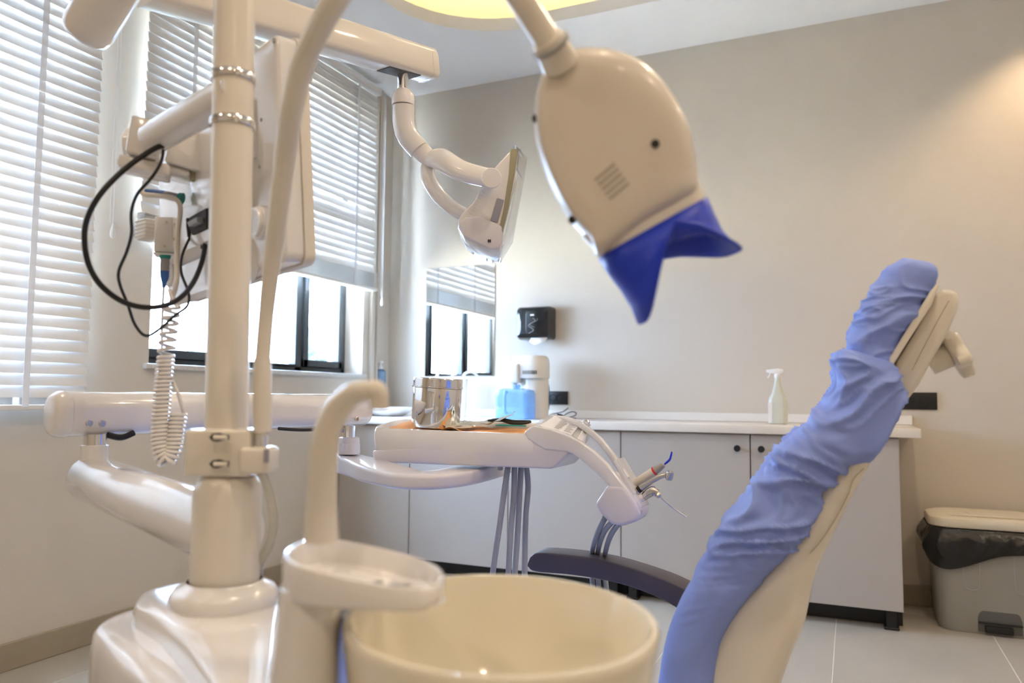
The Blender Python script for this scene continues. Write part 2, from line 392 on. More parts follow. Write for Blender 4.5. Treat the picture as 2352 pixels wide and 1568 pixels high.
# water distiller
dx, dy = -1.79, 4.26
a_ = aty(1197, 900, dy); b_ = aty(1258, 900, dy); dx = (a_.x+b_.x)/2; dr = (b_.x-a_.x)/2
t = thing('water_distiller', 'tall white countertop water distiller with slotted head and spout', 'appliance', (dx, dy, .92))
obj('body', MB().lathe([(dr*1.02, 0), (dr*1.03, .01), (dr, .03), (dr, .235), (dr*.98, .24)], (dx, dy, .921), n=40, cap0=True, cap1=True), 'ivory', t)
hd = MB(); rings = []
for z, k in ((1.160, 1.0), (1.165, 1.04), (1.25, 1.04), (1.285, .98), (1.298, .86)):
    rings.append([V((dx-.018*1+x*k, dy-.01+y*k, z)) for x, y in rr(dr*2.35, dr*2.2, dr*.8, 6)])
hd.loft(rings); h = obj('head', hd, 'ivory', t)
obj('vent_slot', MB().box((0, 0, 0), (.004, .003, .022)), 'dark_hole', h)
vs = h.children[0]; bpy.data.objects.remove(vs)
base = None
for k in range(9):
    x = dx-.03+k*.0105
    o = obj('vent_slot', MB().box((x, dy-.01-dr*1.1*1.04-.0008, 1.185), (x+.005, dy-.01-dr*1.1*1.04+.002, 1.207)), 'dark_hole', h, smooth=False)
obj('spout_housing', MB().box((dx-dr*1.35, dy-dr*1.45, 1.13), (dx-dr*.6, dy-dr*.3, 1.25), .014, 3), 'ivory', t)
obj('spout', MB().lathe([(.014, .05), (.013, .02), (.008, .0), (.008, -.03)], (dx-dr*1.0, dy-dr*1.1, 1.095), n=16, cap0=True, cap1=True), 'grey_tool', t)
# blue jug
jx0, jx1 = aty(1148, 900, 4.08).x, aty(1221, 900, 4.08).x; jz1 = aty(1180, 892, 4.08).z
t = thing('water_jug', 'translucent blue square water jug in front of the distiller', 'jug', ((jx0+jx1)/2, 4.08, .921))
rings = []; jw = jx1-jx0
for z, k in ((.922, .94), (.930, 1), (.985, 1), (.99, .975), (.996, 1), (jz1-.03, 1), (jz1-.008, .93), (jz1, .6)):
    rings.append([V(((jx0+jx1)/2+x, 4.08+y, z)) for x, y in rr(jw*k, .15*k, .025, 4)])
obj('jug_body', MB().loft(rings), 'blue_clear', t)
obj('jug_cap', MB().lathe([(.022, 0), (.024, .003), (.024, .018), (.018, .022), (0, .022)], ((jx0+jx1)/2+.008, 4.08, jz1+.001), n=20, cap0=True), 'blue_clear', t)
obj('handle', MB().tube([((jx0+jx1)/2-.02, 3.998, jz1-.02), ((jx0+jx1)/2-.02, 3.975, jz1-.03), ((jx0+jx1)/2-.02, 3.975, .975), ((jx0+jx1)/2-.02, 3.999, .955)], .009, 10), 'blue_clear', t)
# cords on the counter
pl1 = [aty(1255, 862, 4.3), aty(1261, 890, 4.36), aty(1262, 920, 4.44), V((-1.735, 4.44, .955)), V((-1.74, 4.42, .935)), V((-1.735, 4.40, .9255))]
t = obj('distiller_cord', MB().tube(pl1, .0026, 8), 'black_rubber', loc=pl1[-1]); tag(t, 'thin black cord hanging down beside the distiller to the worktop', 'cord')
obj('plug', MB().lathe([(.004, -.03), (.012, -.02), (.016, 0), (.016, .012), (0, .013)], (-1.735, 4.37, .94), (0, .3, 1), 14), 'black_rubber', t)
pl2 = [V((-1.60, 4.44, .985)), V((-1.63, 4.42, .96)), V((-1.69, 4.40, .945)), V((-1.70, 4.37, .93)), V((-1.66, 4.36, .926)), V((-1.60, 4.38, .926)), V((-1.55, 4.40, .935)), V((-1.53, 4.39, .953)), V((-1.55, 4.37, .963)), V((-1.59, 4.36, .945)), V((-1.59, 4.34, .927)), V((-1.54, 4.30, .9255)), V((-1.50, 4.30, .9255))]
t = obj('loose_power_cable', MB().tube(pl2, .0030, 8), 'black_rubber', loc=pl2[-1]); tag(t, 'loose black cable looped on the worktop below the socket', 'cable')
obj('plug', MB().lathe([(.004, -.03), (.011, -.02), (.014, 0), (.014, .012), (0, .013)], (-1.62, 4.33, .936), (-.9, -.3, .05), 14), 'black_rubber', t)

# spray bottle
sx = aty(1787, 930, 4.15).x
t = thing('spray_bottle', 'pale plastic trigger spray bottle standing on the worktop', 'spray bottle', (sx, 4.15, .92))
rings = []
for z, a1, b1 in ((.921, .082, .05), (.926, .094, .058), (1.03, .094, .058), (1.055, .088, .056), (1.075, .062, .046), (1.12, .036, .036), (1.150, .028, .028), (1.158, .028, .028)):
    rings.append([V((sx+x, 4.15+y, z)) for x, y in rr(a1, b1, min(a1, b1)*.42, 5)])
obj('bottle_body', MB().loft(rings), 'bottle', t)
obj('trigger_head', MB().lathe([(.016, 0), (.016, .018), (.012, .022)], (sx, 4.15, 1.158), n=18, cap0=True, cap1=True).prism([(sx-.055, 4.14, 1.20), (sx-.055, 4.14, 1.188), (sx-.02, 4.14, 1.180), (sx+.012, 4.14, 1.176), (sx+.032, 4.14, 1.185), (sx+.03, 4.14, 1.203), (sx, 4.14, 1.207)], (0, 0, 0), (0, .02, 0), .003)
    .tube([(sx-.035, 4.15, 1.19), (sx-.038, 4.15, 1.172), (sx-.048, 4.15, 1.158)], .004, 8), 'paper', t)
obj('label_sticker', MB().add([V((sx-.0471-.0006, 4.15+y, z)) for y, z in ((-.012, .935), (.012, .935), (.012, 1.03), (-.012, 1.03))], [(0, 1, 2, 3)]).box((sx-.0455, 4.15-.0305, .935), (sx-.026, 4.15-.0295, 1.03)), 'paper', t)

# sink side: vessel basin, faucet, tap, soap
px_ = aty(893, 950, 4.15)
t = thing('washbasin', 'white vessel washbasin at the window end of the worktop', 'sink', (px_.x, 4.15, .92))
obj('bowl', MB().loft([[V((px_.x+x, 4.15+y, z)) for x, y in rr(a1, b1, b1*.45, 8)] for z, a1, b1 in ((.921, .16, .16), (.925, .20, .20), (.955, .29, .27), (.975, .31, .29), (.978, .305, .285), (.972, .29, .27), (.945, .24, .22), (.935, .12, .1))]), 'white', t)
fa, fb = aty(1002, 870, 4.30), aty(1042, 870, 4.30); fr_ = (fb.x-fa.x)/2; fc = (fa.x+fb.x)/2
t = thing('gooseneck_faucet', 'pale gooseneck faucet arching up behind the steel canister', 'faucet', (fb.x, 4.30, .92))
pts = [V((fb.x, 4.30, .922)), V((fb.x, 4.30, 1.12))]+[V((fc+fr_*math.cos(a), 4.30, 1.155+fr_*math.sin(a))) for a in [k*PI/8 for k in range(9)]]+[V((fa.x, 4.30, 1.06))]
obj('spout', MB().tube(pts, .010, 12, 3).lathe([(.026, 0), (.026, .006), (.014, .012), (.013, .05)], (fb.x, 4.30, .9205), n=18, cap0=True), 'white', t)
obj('lever', MB().tube([(fb.x+.013, 4.30, .965), (fb.x+.05, 4.28, .99), (fb.x+.075, 4.27, 1.01)], .006, 8), 'chrome', t)
tp = aty(1069, 857, 4.36)
tag(obj('filter_tap', MB().lathe([(.02, 0), (.02, .006), (.009, .01), (.009, .20), (.014, .205), (.015, .24), (0, .245)], (tp.x, 4.36, .9205), n=16, cap0=True).tube([(tp.x, 4.36, 1.12), (tp.x-.015, 4.33, 1.13), (tp.x-.02, 4.30, 1.12)], .006, 8), 'white', loc=(tp.x, 4.36, .92)), 'small straight white tap under the mirror beside the gooseneck faucet', 'tap')
sp = V((-A-.05, 4.14, 1.19)); sp = atz(873, 868, 1.19)
sp = V((-A+.10, 4.36, .92))
q0 = aty(874, 868, 4.36)
t = thing('soap_dispenser', 'blue soap bottle with white pump in the window corner', 'soap dispenser', (q0.x, 4.36, .9205))
obj('bottle', MB().lathe([(.03, 0), (.034, .005), (.034, .20), (.036, .235), (.035, .295), (.02, .31)], (q0.x, 4.36, .9205), n=24, cap0=True, cap1=True), 'soap_blue', t)
obj('pump', MB().lathe([(.016, 0), (.016, .015), (.006, .02), (.006, .04), (.02, .043), (.016, .055), (0, .057)], (q0.x, 4.36, 1.232), n=16, cap0=True).tube([(q0.x, 4.36, 1.28), (q0.x-.02, 4.35, 1.28), (q0.x-.04, 4.345, 1.272)], .006, 8), 'paper', t)

# ================================================================== WASTE BIN
bx, by = .565, 4.235
t = thing('pedal_bin', 'grey pedal waste bin with cream lid and black liner by the cabinet', 'bin', (bx, by, 0))
BW, BD = .46, .36
rings = []
for z, k in ((.001, .93), (.02, .955), (.2, .99), (.42, 1.04), (.46, 1.04)):
    rings.append([V((bx+x*k, by+y*k, z)) for x, y in rr(BW, BD, .075, 6)])
obj('bin_body', MB().loft(rings), 'bin_grey', t)
yfb = by-BD/2*.955-.001
arch = [(-.085, .0), (-.085, .06)]+[(-.085+.045-.045*math.cos(a), .06+.045*math.sin(a)) for a in (.5, 1.0, 1.57)]+[(.045+.0, .105)]+[(.04+.045*math.sin(a), .06+.045*math.cos(a)) for a in (.5, 1.0, 1.57)]+[(.085, 0)]
ap = [V((bx+.02+x, yfb+.004, .012+z)) for x, z in arch]
obj('pedal_recess', MB().prism(ap, (0, -.006, 0), (0, .01, 0), .001), 'recess_grey', t)
pd = obj('foot_pedal', MB().box((bx+.02-.06, yfb-.018, .012), (bx+.02+.05, yfb+.0, .042), .004, 2).box((bx-.085+.02, yfb-.011, .05), (bx+.085+.02, yfb-.0085, .058)), 'black_rubber', t)
for xo in (-.085, .115):
    loop = [V((bx+xo-.035, by-BD/2*1.02-.000, .37)), V((bx+xo-.030, by-BD/2*.998-.000, .22)), V((bx+xo-.01, by-BD/2*.992, .195)), V((bx+xo+.015, by-BD/2*.992, .195)), V((bx+xo+.03, by-BD/2*.998, .22)), V((bx+xo+.035, by-BD/2*1.02, .37))]
    obj('moulded_groove', MB().tube(loop, .0022, 6), 'grey', t)
# liner bag folded over the rim
def resample(P_, n_):
    cl = P_+[P_[0]]; tot = [0]
    for a_, b_ in zip(cl, cl[1:]): tot.append(tot[-1]+math.hypot(b_[0]-a_[0], b_[1]-a_[1]))
    out = []; j_ = 0
    for k in range(n_):
        tt = tot[-1]*k/n_
        while tot[j_+1] < tt: j_ += 1
        f_ = (tt-tot[j_])/max(1e-9, tot[j_+1]-tot[j_]); out.append((cl[j_][0]+(cl[j_+1][0]-cl[j_][0])*f_, cl[j_][1]+(cl[j_+1][1]-cl[j_][1])*f_))
    return out
NB = 160; base_r = resample(rr(BW*1.04+.012, BD*1.04+.012, .08, 8), NB); rings = []
for lv in range(13):
    f_ = lv/12; ring = []
    for k, (x, y) in enumerate(base_r):
        a = math.atan2(y/BD, x/BW); r_ = V((x, y, 0)).normalized()
        hang = .135+.05*math.sin(a*3+1.9)+.03*noise.noise(V((x*5, y*5, 3)))
        crease = 1-2*abs(noise.noise(V((x*16+f_, y*16, 7+f_*1.5))))
        puff = .004+math.sin(PI*min(1, f_*.97))*(.024+.014*crease)+.004*noise.noise(V((x*40, y*40, f_*4)))
        ring.append(V((bx+x+r_.x*puff, by+y+r_.y*puff, .463-f_*hang)))
    rings.append(ring)
obj('liner_bag', MB().loft(rings, False, False), 'black_bag', t, ang=180)
lid = []
for z, k in ((.464, 1.06), (.468, 1.075), (.492, 1.075), (.503, 1.05), (.509, .97), (.512, .9)):
    lid.append([V((bx+x*k, by+y*k, z+(.006*math.cos(x*5)))) for x, y in rr(BW, BD, .09, 8)])
l_ = obj('lid', MB().loft(lid), 'bin_cream', t)
obj('lid_ridge', MB().tube([(bx-.17, by-.12, .516), (bx-.1, by-.135, .519), (bx+.1, by-.135, .519), (bx+.17, by-.12, .516)], .003, 6).loft([[V((bx+x*k, by+y*k, z)) for x, y in rr(.16, .09, .03, 5)] for z, k in ((.512, 1), (.520, .95), (.522, .8))]), 'bin_cream', l_)

# ================================================================== OUTSIDE
tag(obj('yard_ground', MB().box((-40, -20, -4.1), (-A-TH-.3, 40, -4.0)), 'ground', loc=(-20, 5, -4.0)), 'pale ground outside below the window', 'ground')
for k, (tx, ty, th, cr) in enumerate(((-12.5, 9.6, 7.0, 2.0), (-15.5, 14.2, 6.4, 2.2), (-9.5, 12.2, 9.0, 1.0), (-17, 20.5, 6.6, 2.8), (-14, 23.5, 7.8, 1.7))):
    lab = ['round leafy tree seen through the left pane beside the column', 'round tree further back through the middle window panes', 'narrow upright conifer outside the right hand pane', 'broad tree outside, low in the right window pane', 'tall slim tree at the far edge of the window view'][k]
    t = thing('garden_tree', lab, 'tree', (tx, ty, -4.0), 'trees outside the window')
    obj('trunk', MB().tube([(tx, ty, -4), (tx+.1, ty, -4+th*.5), (tx, ty, -4+th*.9)], [.22, .15, .05], 8), 'bark', t)
    mb = MB()
    for q in range(16):
        a = random.uniform(0, 2*PI); hz = random.random(); rad_ = cr*(1-.6*hz)*random.uniform(.3, .8) if k not in (2, 4) else cr*(1-hz)*.5
        cz = -4+th*(.35+.6*hz); cen = V((tx+rad_*math.cos(a), ty+rad_*math.sin(a), cz)); rb = cr*random.uniform(.3, .5)*(1-.4*hz)
        b = bmesh.new(); bmesh.ops.create_icosphere(b, subdivisions=3, radius=rb)
        for v in b.verts: v.co = cen+v.co*(1+.35*noise.noise(v.co*3/rb+cen))
        mb.bm(b)
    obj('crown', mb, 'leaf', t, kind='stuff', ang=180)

# ================================================================== DENTAL UNIT: base, column
# floor unit body, modelled in a frame turned with the camera side of the unit (u to its right, w away from the chair side)
du_u = V((RT.x, RT.y, 0)).normalized(); du_w = V((FW.x, FW.y, 0)).normalized()
def uw(u_, w_, z): return du_u*u_+du_w*w_+V((0, 0, z))
cb = at(515, 1385, .965)
unit = thing('dental_unit', 'glossy white dental unit body with round column rising from it', 'dental unit', (cb.x, cb.y, 0))
cu = cb.dot(du_u); cw = cb.dot(du_w); cz = cb.z
def plate(pts, z_, r_, name, seg_=5):
    P = [atz(px, py, z_) for px, py in pts]
    P = [V((p.x, p.y, 0)) for p in P]; n_ = len(P); Q_ = []
    for i in range(n_):                                    # smooth the outline
        p0, p1_, p2_, p3 = P[i-1], P[i], P[(i+1) % n_], P[(i+2) % n_]
        for k in range(4):
            t_ = k/4; Q_.append(.5*((2*p1_)+(-p0+p2_)*t_+(2*p0-5*p1_+4*p2_-p3)*t_*t_+(-p0+3*p1_-3*p2_+p3)*t_**3))
    c_ = sum(Q_, V((0, 0, 0)))/len(Q_); rings = []
    for h_, ins in [(-z_+.004, -.03), (-z_*.5, -.012), (-r_*1.6, -.002), (-r_, 0)]+[(-r_*(1-math.sin(a)), r_*(1-math.cos(a))) for a in [PI/2*k/seg_ for k in range(1, seg_+1)]]+[(.002, r_*2.2)]:
        rings.append([q_+(c_-q_).normalized()*ins+V((0, 0, z_+h_)) for q_ in Q_])
    return obj(name, MB().loft(rings), 'white', unit, ang=180)
plate([(306, 1387), (340, 1407), (381, 1433), (425, 1485), (476, 1562), (500, 1620), (560, 1680), (622, 1640), (630, 1540), (645, 1440), (645, 1372), (600, 1340), (520, 1326), (440, 1328), (350, 1345), (318, 1362)], .784, .016, 'main_housing')
plate([(213, 1440), (226, 1462), (255, 1494), (293, 1532), (327, 1575), (370, 1640), (480, 1720), (615, 1690), (622, 1560), (640, 1460), (620, 1400), (460, 1372), (330, 1388), (250, 1412)], .756, .016, 'side_housing')
fl_ = [(.0645, -.012), (.0665, -.004), (.066, .006), (.060, .014), (.048, .019), (.046, .022)]
obj('column_flange', MB().lathe(fl_, (cb.x, cb.y, cz+.008), n=48, cap0=True), 'white', unit)
obj('lower_column', MB().lathe([(.0425, .0), (.0425, .118), (.0415, .126), (.036, .138), (.033, .14)], (cb.x, cb.y, cz+.02), n=48, cap1=True), 'ivory', unit)
z_cl0 = at(515, 1090, .965).z; z_cl1 = at(515, 985, .965).z
cr_ = .0268
cb0 = at(518, 1100, .977); cax = (at(539, 20, 1.018)-cb0); cax = cax/cax.z
def col_at(z): return cb0+cax*(z-cb0.z)
obj('upper_column', MB().lathe([(cr_+.002, -.02), (cr_+.002, z_cl1-z_cl0), (cr_, z_cl1-z_cl0+.001), (cr_-.001, 1.95-z_cl0)], col_at(z_cl0), cax, n=40, cap0=True, cap1=True), 'ivory', unit)
for py in (258, 146):
    zr = at(532, py, .965).z
    obj('chrome_ring', MB().lathe([(cr_-.002, -.0055), (cr_+.0015, -.0055), (cr_+.0028, -.003), (cr_+.0028, .003), (cr_+.0015, .0055), (cr_-.002, .0055)], col_at(zr), cax, n=40), 'chrome', unit)
# clamp block
def uwbox(mb, c, hu, hw, z0, z1, bev=.004, rot=0.0):
    M_ = Matrix.Translation(V((c.x, c.y, 0))) @ Matrix.Rotation(YAW+rot, 4, 'Z')
    return mb.box((-hu, -hw, z0), (hu, hw, z1), bev, 3, M_)
ccl = V((cb.x, cb.y, 0))-du_u*.002
cl = obj('clamp', uwbox(MB(), ccl, .041, .037, z_cl0, z_cl1, .005), 'ivory', unit)
for py in (1004, 1065):
    zc = at(500, py, .93).z; c0 = at(500, py, .9285); c0.z = zc
    obj('clamp_screw_recess', MB().prism([c0+du_u*a+V((0, 0, b)) for a, b in ((-.010, 0), (-.006, .0045), (0, .0052), (.008, .003), (.012, .003), (.012, -.003), (.008, -.003), (0, -.0052), (-.006, -.0045))], -du_w*.0015, du_w*.006), 'dark_hole', cl)
    obj('screw', MB().tube([c0-du_w*.0022-du_u*.004, c0-du_w*.0022+du_u*.012], .0028, 10), 'ivory', cl)
br = cb.copy(); br.z = 0
bc = at(596, 1050, .955); bc2 = V((bc.x, bc.y, 0))
z_b0, z_b1 = at(596, 1084, .955).z, at(596, 1025, .955).z
bk = obj('lamp_bracket', uwbox(MB(), bc2, .0195, .022, z_b0, z_b1, .006), 'ivory', unit)
obj('bracket_slot', uwbox(MB(), at(612, 1045, .93)*1, .003, .0015, at(612, 1062, .93).z, at(612, 1032, .93).z, 0), 'shade_grey', bk)
obj('bracket_socket', MB().lathe([(.0075, 0), (.0075, .021), (.009, .0215), (.009, .0225), (.0065, .024)], (bc.x+.001, bc.y, z_b1-.001), n=20, cap1=True), 'chrome', bk)
obj('drain_tube', MB().tube([at(600, 1086, .955), at(618, 1130, .96), at(628, 1190, .965), at(620, 1245, .97), at(598, 1290, .98), at(590, 1330, 1.0)], .0062, 12), 'clear_tube', unit)

# ================================================================== DELIVERY ARM
p_l, p_r = at(150, 950, 1.41), at(838, 942, 2.05)
p_l.z = p_r.z = (p_l.z+p_r.z)/2
da = thing('delivery_arm', 'long white horizontal delivery arm with chrome pivot pins', 'arm', (p_l.x, p_l.y, p_l.z-.05))
ad = (p_r-p_l).normalized(); an = V((ad.y, -ad.x, 0))
def sec(c, w_, h_, r_): return [c+an*x+V((0, 0, z)) for x, z in rr(w_, h_, r_, 7)]
obj('upper_tube', MB().loft([sec(p_l+ad*s_, w_, h_, .032) for s_, w_, h_ in ((0, .066, .084), (.78*0+(p_r-p_l).length-.012, .066, .084), ((p_r-p_l).length, .056, .072))]), 'white', da)
obj('end_cap', MB().loft([sec(p_l-ad*s_, w_, h_, .032) for s_, w_, h_ in ((.001, .068, .086), (.006, .069, .088), (.016, .067, .085), (.025, .055, .074), (.028, .04, .06))]), 'white', da)
scr = [atx(0, 0, -1)]*0
def on_arm(px, py):
    r_ = ray(px, py); n_ = an if an.dot(FW) < 0 else -an; q_ = p_l+n_*.0332; t_ = (q_-CP).dot(n_)/r_.dot(n_); return CP+r_*t_, n_
for (px, py, r_) in ((205, 972, .0065), (235, 972, .0065), (820, 962, .006)):
    c_, n_ = on_arm(px, py)
    obj('screw', MB().lathe([(r_, -.002), (r_, .0012), (r_*.8, .0022), (r_*.35, .0022), (r_*.3, .001), (0, .001)], c_, n_, 16), 'steel', da)
pin1 = at(219, 1000, 1.43); c1 = V((pin1.x, pin1.y, 0)); zt = p_l.z-.042
zj = at(219, 1022, 1.43).z
obj('pivot_pin', MB().lathe([(.0195, 0), (.0195, zt-zj+.005)], (c1.x, c1.y, zj), n=28, cap0=True, cap1=True), 'chrome', da)
obj('cable_boot', MB().tube([V((c1.x, c1.y, zt+.002))+ad*.022, V((c1.x, c1.y, zt-.004))+ad*.05, V((c1.x, c1.y, zt+.004))+ad*.075], .006, 8, flat=.8), 'black_rubber', da)
el0 = at(214, 1095, 1.43); c1b = V((c1.x, c1.y, el0.z))
obj('elbow', MB().lathe([(.026, 0), (.0255, .02), (.0235, .04), (.024, zj-el0.z), (.020, zj-el0.z+.001)], c1b, n=32, cap0=True, cap1=True), 'white', da)
far = V((cb.x, cb.y, 0))+du_w*.02; far.z = at(480, 1215, 1.0).z
d_ = (far-c1b).normalized(); s0 = c1b-d_*.012
obj('lower_tube', MB().tube([s0-d_*.030-V((0, 0, .004)), s0-d_*.026-V((0, 0, .004)), s0-d_*.014-V((0, 0, .004)), s0-V((0, 0, .004)), s0.lerp(far, .5)-V((0, 0, .004)), far-V((0, 0, .004))], [.012, .026, .038, .043, .044, .045], 32, smooth=False), 'white', da, ang=60)
pin2 = at(802, 990, 2.03); c2 = V((pin2.x, pin2.y, 0)); z2t = p_r.z-.04; z2 = at(802, 1003, 2.03).z
obj('pivot_pin', MB().lathe([(.0185, 0), (.0185, z2t-z2+.004)], (c2.x, c2.y, z2), n=28, cap0=True, cap1=True), 'chrome', da)
obj('blue_stop', MB().box((-.012, -.008, 0), (.012, .008, .022), .004, 2, Matrix.Translation(V((c2.x, c2.y, z2+.012))-du_u*.022-du_w*.006)), 'connector_blue', da)
obj('under_cable', MB().tube([at(640, 984, 1.75), at(690, 987, 1.8), at(740, 985, 1.86), at(790, 979, 1.95)], .004, 8), 'black_rubber', da)
# curved link below the tray
zl0, zl1 = at(775, 1085, 2.04).z, at(775, 1040, 2.04).z
li = thing('tray_link_arm', 'curved lilac white link arm swinging under the instrument tray', 'arm', (c2.x, c2.y, zl0))
obj('post_cover', MB().lathe([(.0295, zl1-.001), (.0300, zl1+.004), (.029, z2-.017), (.028, z2-.0165), (.0285, z2-.012), (.027, z2-.002), (.02, z2)], (c2.x, c2.y, 0), n=32, cap0=True, cap1=True), 'lilac_white', li)
path = [at(786, 1060, 2.06), at(830, 1060, 1.98), at(880, 1060, 1.86), at(950, 1060, 1.76), at(1020, 1060, 1.79), at(1075, 1060, 1.90), at(1115, 1060, 2.02), at(1140, 1060, 2.14)]
Q = []
for i in range(len(path)-1):
    p0 = path[i-1] if i else path[0]*2-path[1]; p1_, p2_ = path[i], path[i+1]; p3 = path[i+2] if i+2 < len(path) else path[-1]*2-path[-2]
    for k in range(5):
        t_ = k/5; Q.append(.5*((2*p1_)+(-p0+p2_)*t_+(2*p0-5*p1_+4*p2_-p3)*t_*t_+(-p0+3*p1_-3*p2_+p3)*t_**3))
Q.append(path[-1]); rings = []
for i, p in enumerate(Q):
    T_ = (Q[min(i+1, len(Q)-1)]-Q[max(0, i-1)]); T_.z = 0; T_.normalize(); N_ = V((T_.y, -T_.x, 0)); wdt = .105 if i > 8 else .06+.005*i
    k_ = min(1, i/14); zb_ = zl0-.004*k_; zt3 = zl1-.022*k_; zc = (zb_+zt3)/2; hh = zt3-zb_
    rings.append([V((p.x, p.y, zc))+N_*x+V((0, 0, z)) for x, z in rr(wdt, hh, .010, 4)])
obj('link_body', MB().loft(rings), 'lilac_white', li)

# ================================================================== INSTRUMENT TRAY
Y0, Y1 = 1.66, 1.835
a0 = aty(838, 1000, Y0); a1 = aty(1262, 1000, Y0)
tr = thing('instrument_tray', 'white delivery tray with curved instrument rack on its right end', 'dental tray', ((a0.x+a1.x)/2, (Y0+Y1)/2, a0.z-.06))
cxT, cyT = (a0.x+a1.x)/2, (Y0+Y1)/2; WT = a1.x-a0.x
zrim_l, zrim_r = aty(850, 984, Y0).z, aty(1262, 1000, Y0).z
sl = (zrim_r-zrim_l)/WT
def zt_(x, y, dz): return zrim_l+sl*(x-a0.x)+(y-Y0)*.13+dz
def tr_ring(w_, h_, r_, dz, ox=0, n=8): return [V((cxT+ox+x, cyT+y, zt_(cxT+ox+x, cyT+y, dz))) for x, y in rr(w_, h_, r_, n)]
obj('tray_shell', MB().loft([tr_ring(WT-.03, Y1-Y0-.03, .04, -.062), tr_ring(WT-.010, Y1-Y0-.009, .05, -.056), tr_ring(WT-.002, Y1-Y0-.001, .055, -.040), tr_ring(WT, Y1-Y0, .055, -.022), tr_ring(WT-.004, Y1-Y0-.004, .055, -.008), tr_ring(WT-.014, Y1-Y0-.014, .05, 0),
     tr_ring(WT-.03, Y1-Y0-.03, .045, 0), tr_ring(WT-.036, Y1-Y0-.036, .042, -.004), tr_ring(WT-.05, Y1-Y0-.05, .036, -.016)]), 'white', tr)
hull = [aty(px, py, Y0) for px, py in ((853, 1035), (855, 1056), (864, 1062), (1060, 1069), (1263, 1077), (1272, 1074), (1304, 1043), (1300, 1015), (1250, 1005))]
hull = [V((p.x+.01*0, Y0, p.z)) for p in hull]
obj('lower_hull', MB().prism(hull, (0, .002, 0), (0, .15, 0), .005, 3), 'lilac_white', tr)
for px in (891, 1149):
    c_ = aty(px, 1066+(px-891)*.045, Y0+.02); obj('rubber_foot', MB().lathe([(.006, 0), (.007, .003), (.007, .012)], V((c_.x, c_.y, c_.z-.002)), n=14, cap0=True), 'grey', tr)
def rail(pts_px, Y, th, name, bev=.006):
    P_ = [aty(px, py, Y) for px, py in pts_px]; return obj(name, MB().prism(P_, (0, 0, 0), (0, th, 0), bev, 3), 'white', tr, ang=50)
near = [(1203, 993), (1208, 987), (1217, 980), (1228, 977), (1262, 985), (1296, 996), (1330, 1013), (1364, 1037), (1398, 1071), (1432, 1115), (1459, 1152), (1470, 1178), (1466, 1196), (1445, 1190), (1420, 1140), (1395, 1112), (1372, 1090), (1350, 1071), (1330, 1053), (1313, 1041), (1298, 1037), (1250, 1032), (1212, 1008)]
rail(near, Y0-.0005, .024, 'near_rail', .004)
# end block that holds the instruments, spanning near rail to far rail
blk = [(1395, 1114), (1367, 1156), (1380, 1180), (1404, 1203), (1429, 1208), (1466, 1197), (1471, 1178), (1459, 1152), (1432, 1116)]
P_ = [aty(px, py, Y0) for px, py in blk]
obj('holder_block', MB().prism(P_, (0, -.004, 0), (0, .085, 0), .009, 4), 'lilac_white', tr, ang=60)
rk = [aty(px, py, Y0+.02) for px, py in ((1412, 1082), (1424, 1090), (1446, 1118), (1466, 1148), (1474, 1168), (1460, 1176), (1430, 1140), (1405, 1100))]
rack = obj('instrument_rack', MB().prism(rk, (0, 0, 0), (0, .075, 0), .005, 3), 'white', tr, ang=60)
e_ = aty(1422, 1052, Y0+.06); f_ = aty(1466, 1140, Y0+.06); dd = (f_-e_).normalized(); nn = V((-dd.z, 0, dd.x)); nn = nn if nn.x > 0 else -nn
for k in range(7):                                         # fins between the instrument cups
    y_ = Y0+.020+k*.012; b_ = V((e_.x, y_, e_.z))-nn*.004
    obj('rack_rib', MB().prism([b_+dd*.004, b_+dd*.085, b_+dd*.088+nn*.012, b_+nn*.006], (0, 0, 0), (0, .0035, 0), .001, 1), 'white_matte', rack)
farp = [(1268, 955), (1290, 952), (1318, 962), (1345, 975), (1372, 996), (1398, 1024), (1420, 1056), (1438, 1088), (1428, 1096), (1408, 1070), (1385, 1040), (1362, 1014), (1335, 992), (1300, 975), (1270, 970)]
YF_ = 1.805
ylist = [1.805+(1.70-1.805)*k/7 for k in range(8)]
top_ = [(1272, 953), (1300, 955), (1328, 965), (1352, 981), (1378, 1004), (1402, 1034), (1424, 1066), (1440, 1092)]
rings = []
ctr = [aty(px, py+7, yk) for (px, py), yk in zip(top_, ylist)]
for i, c_ in enumerate(ctr):
    T_ = (ctr[min(i+1, 7)]-ctr[max(i-1, 0)]).normalized(); N_ = V((0, 1, 0)); U_ = T_.cross(N_).normalized()
    rings.append([c_+N_*x+U_*z for x, z in rr(.018, .015, .005, 4)])
obj('far_rail', MB().loft(rings), 'white', tr, ang=60)
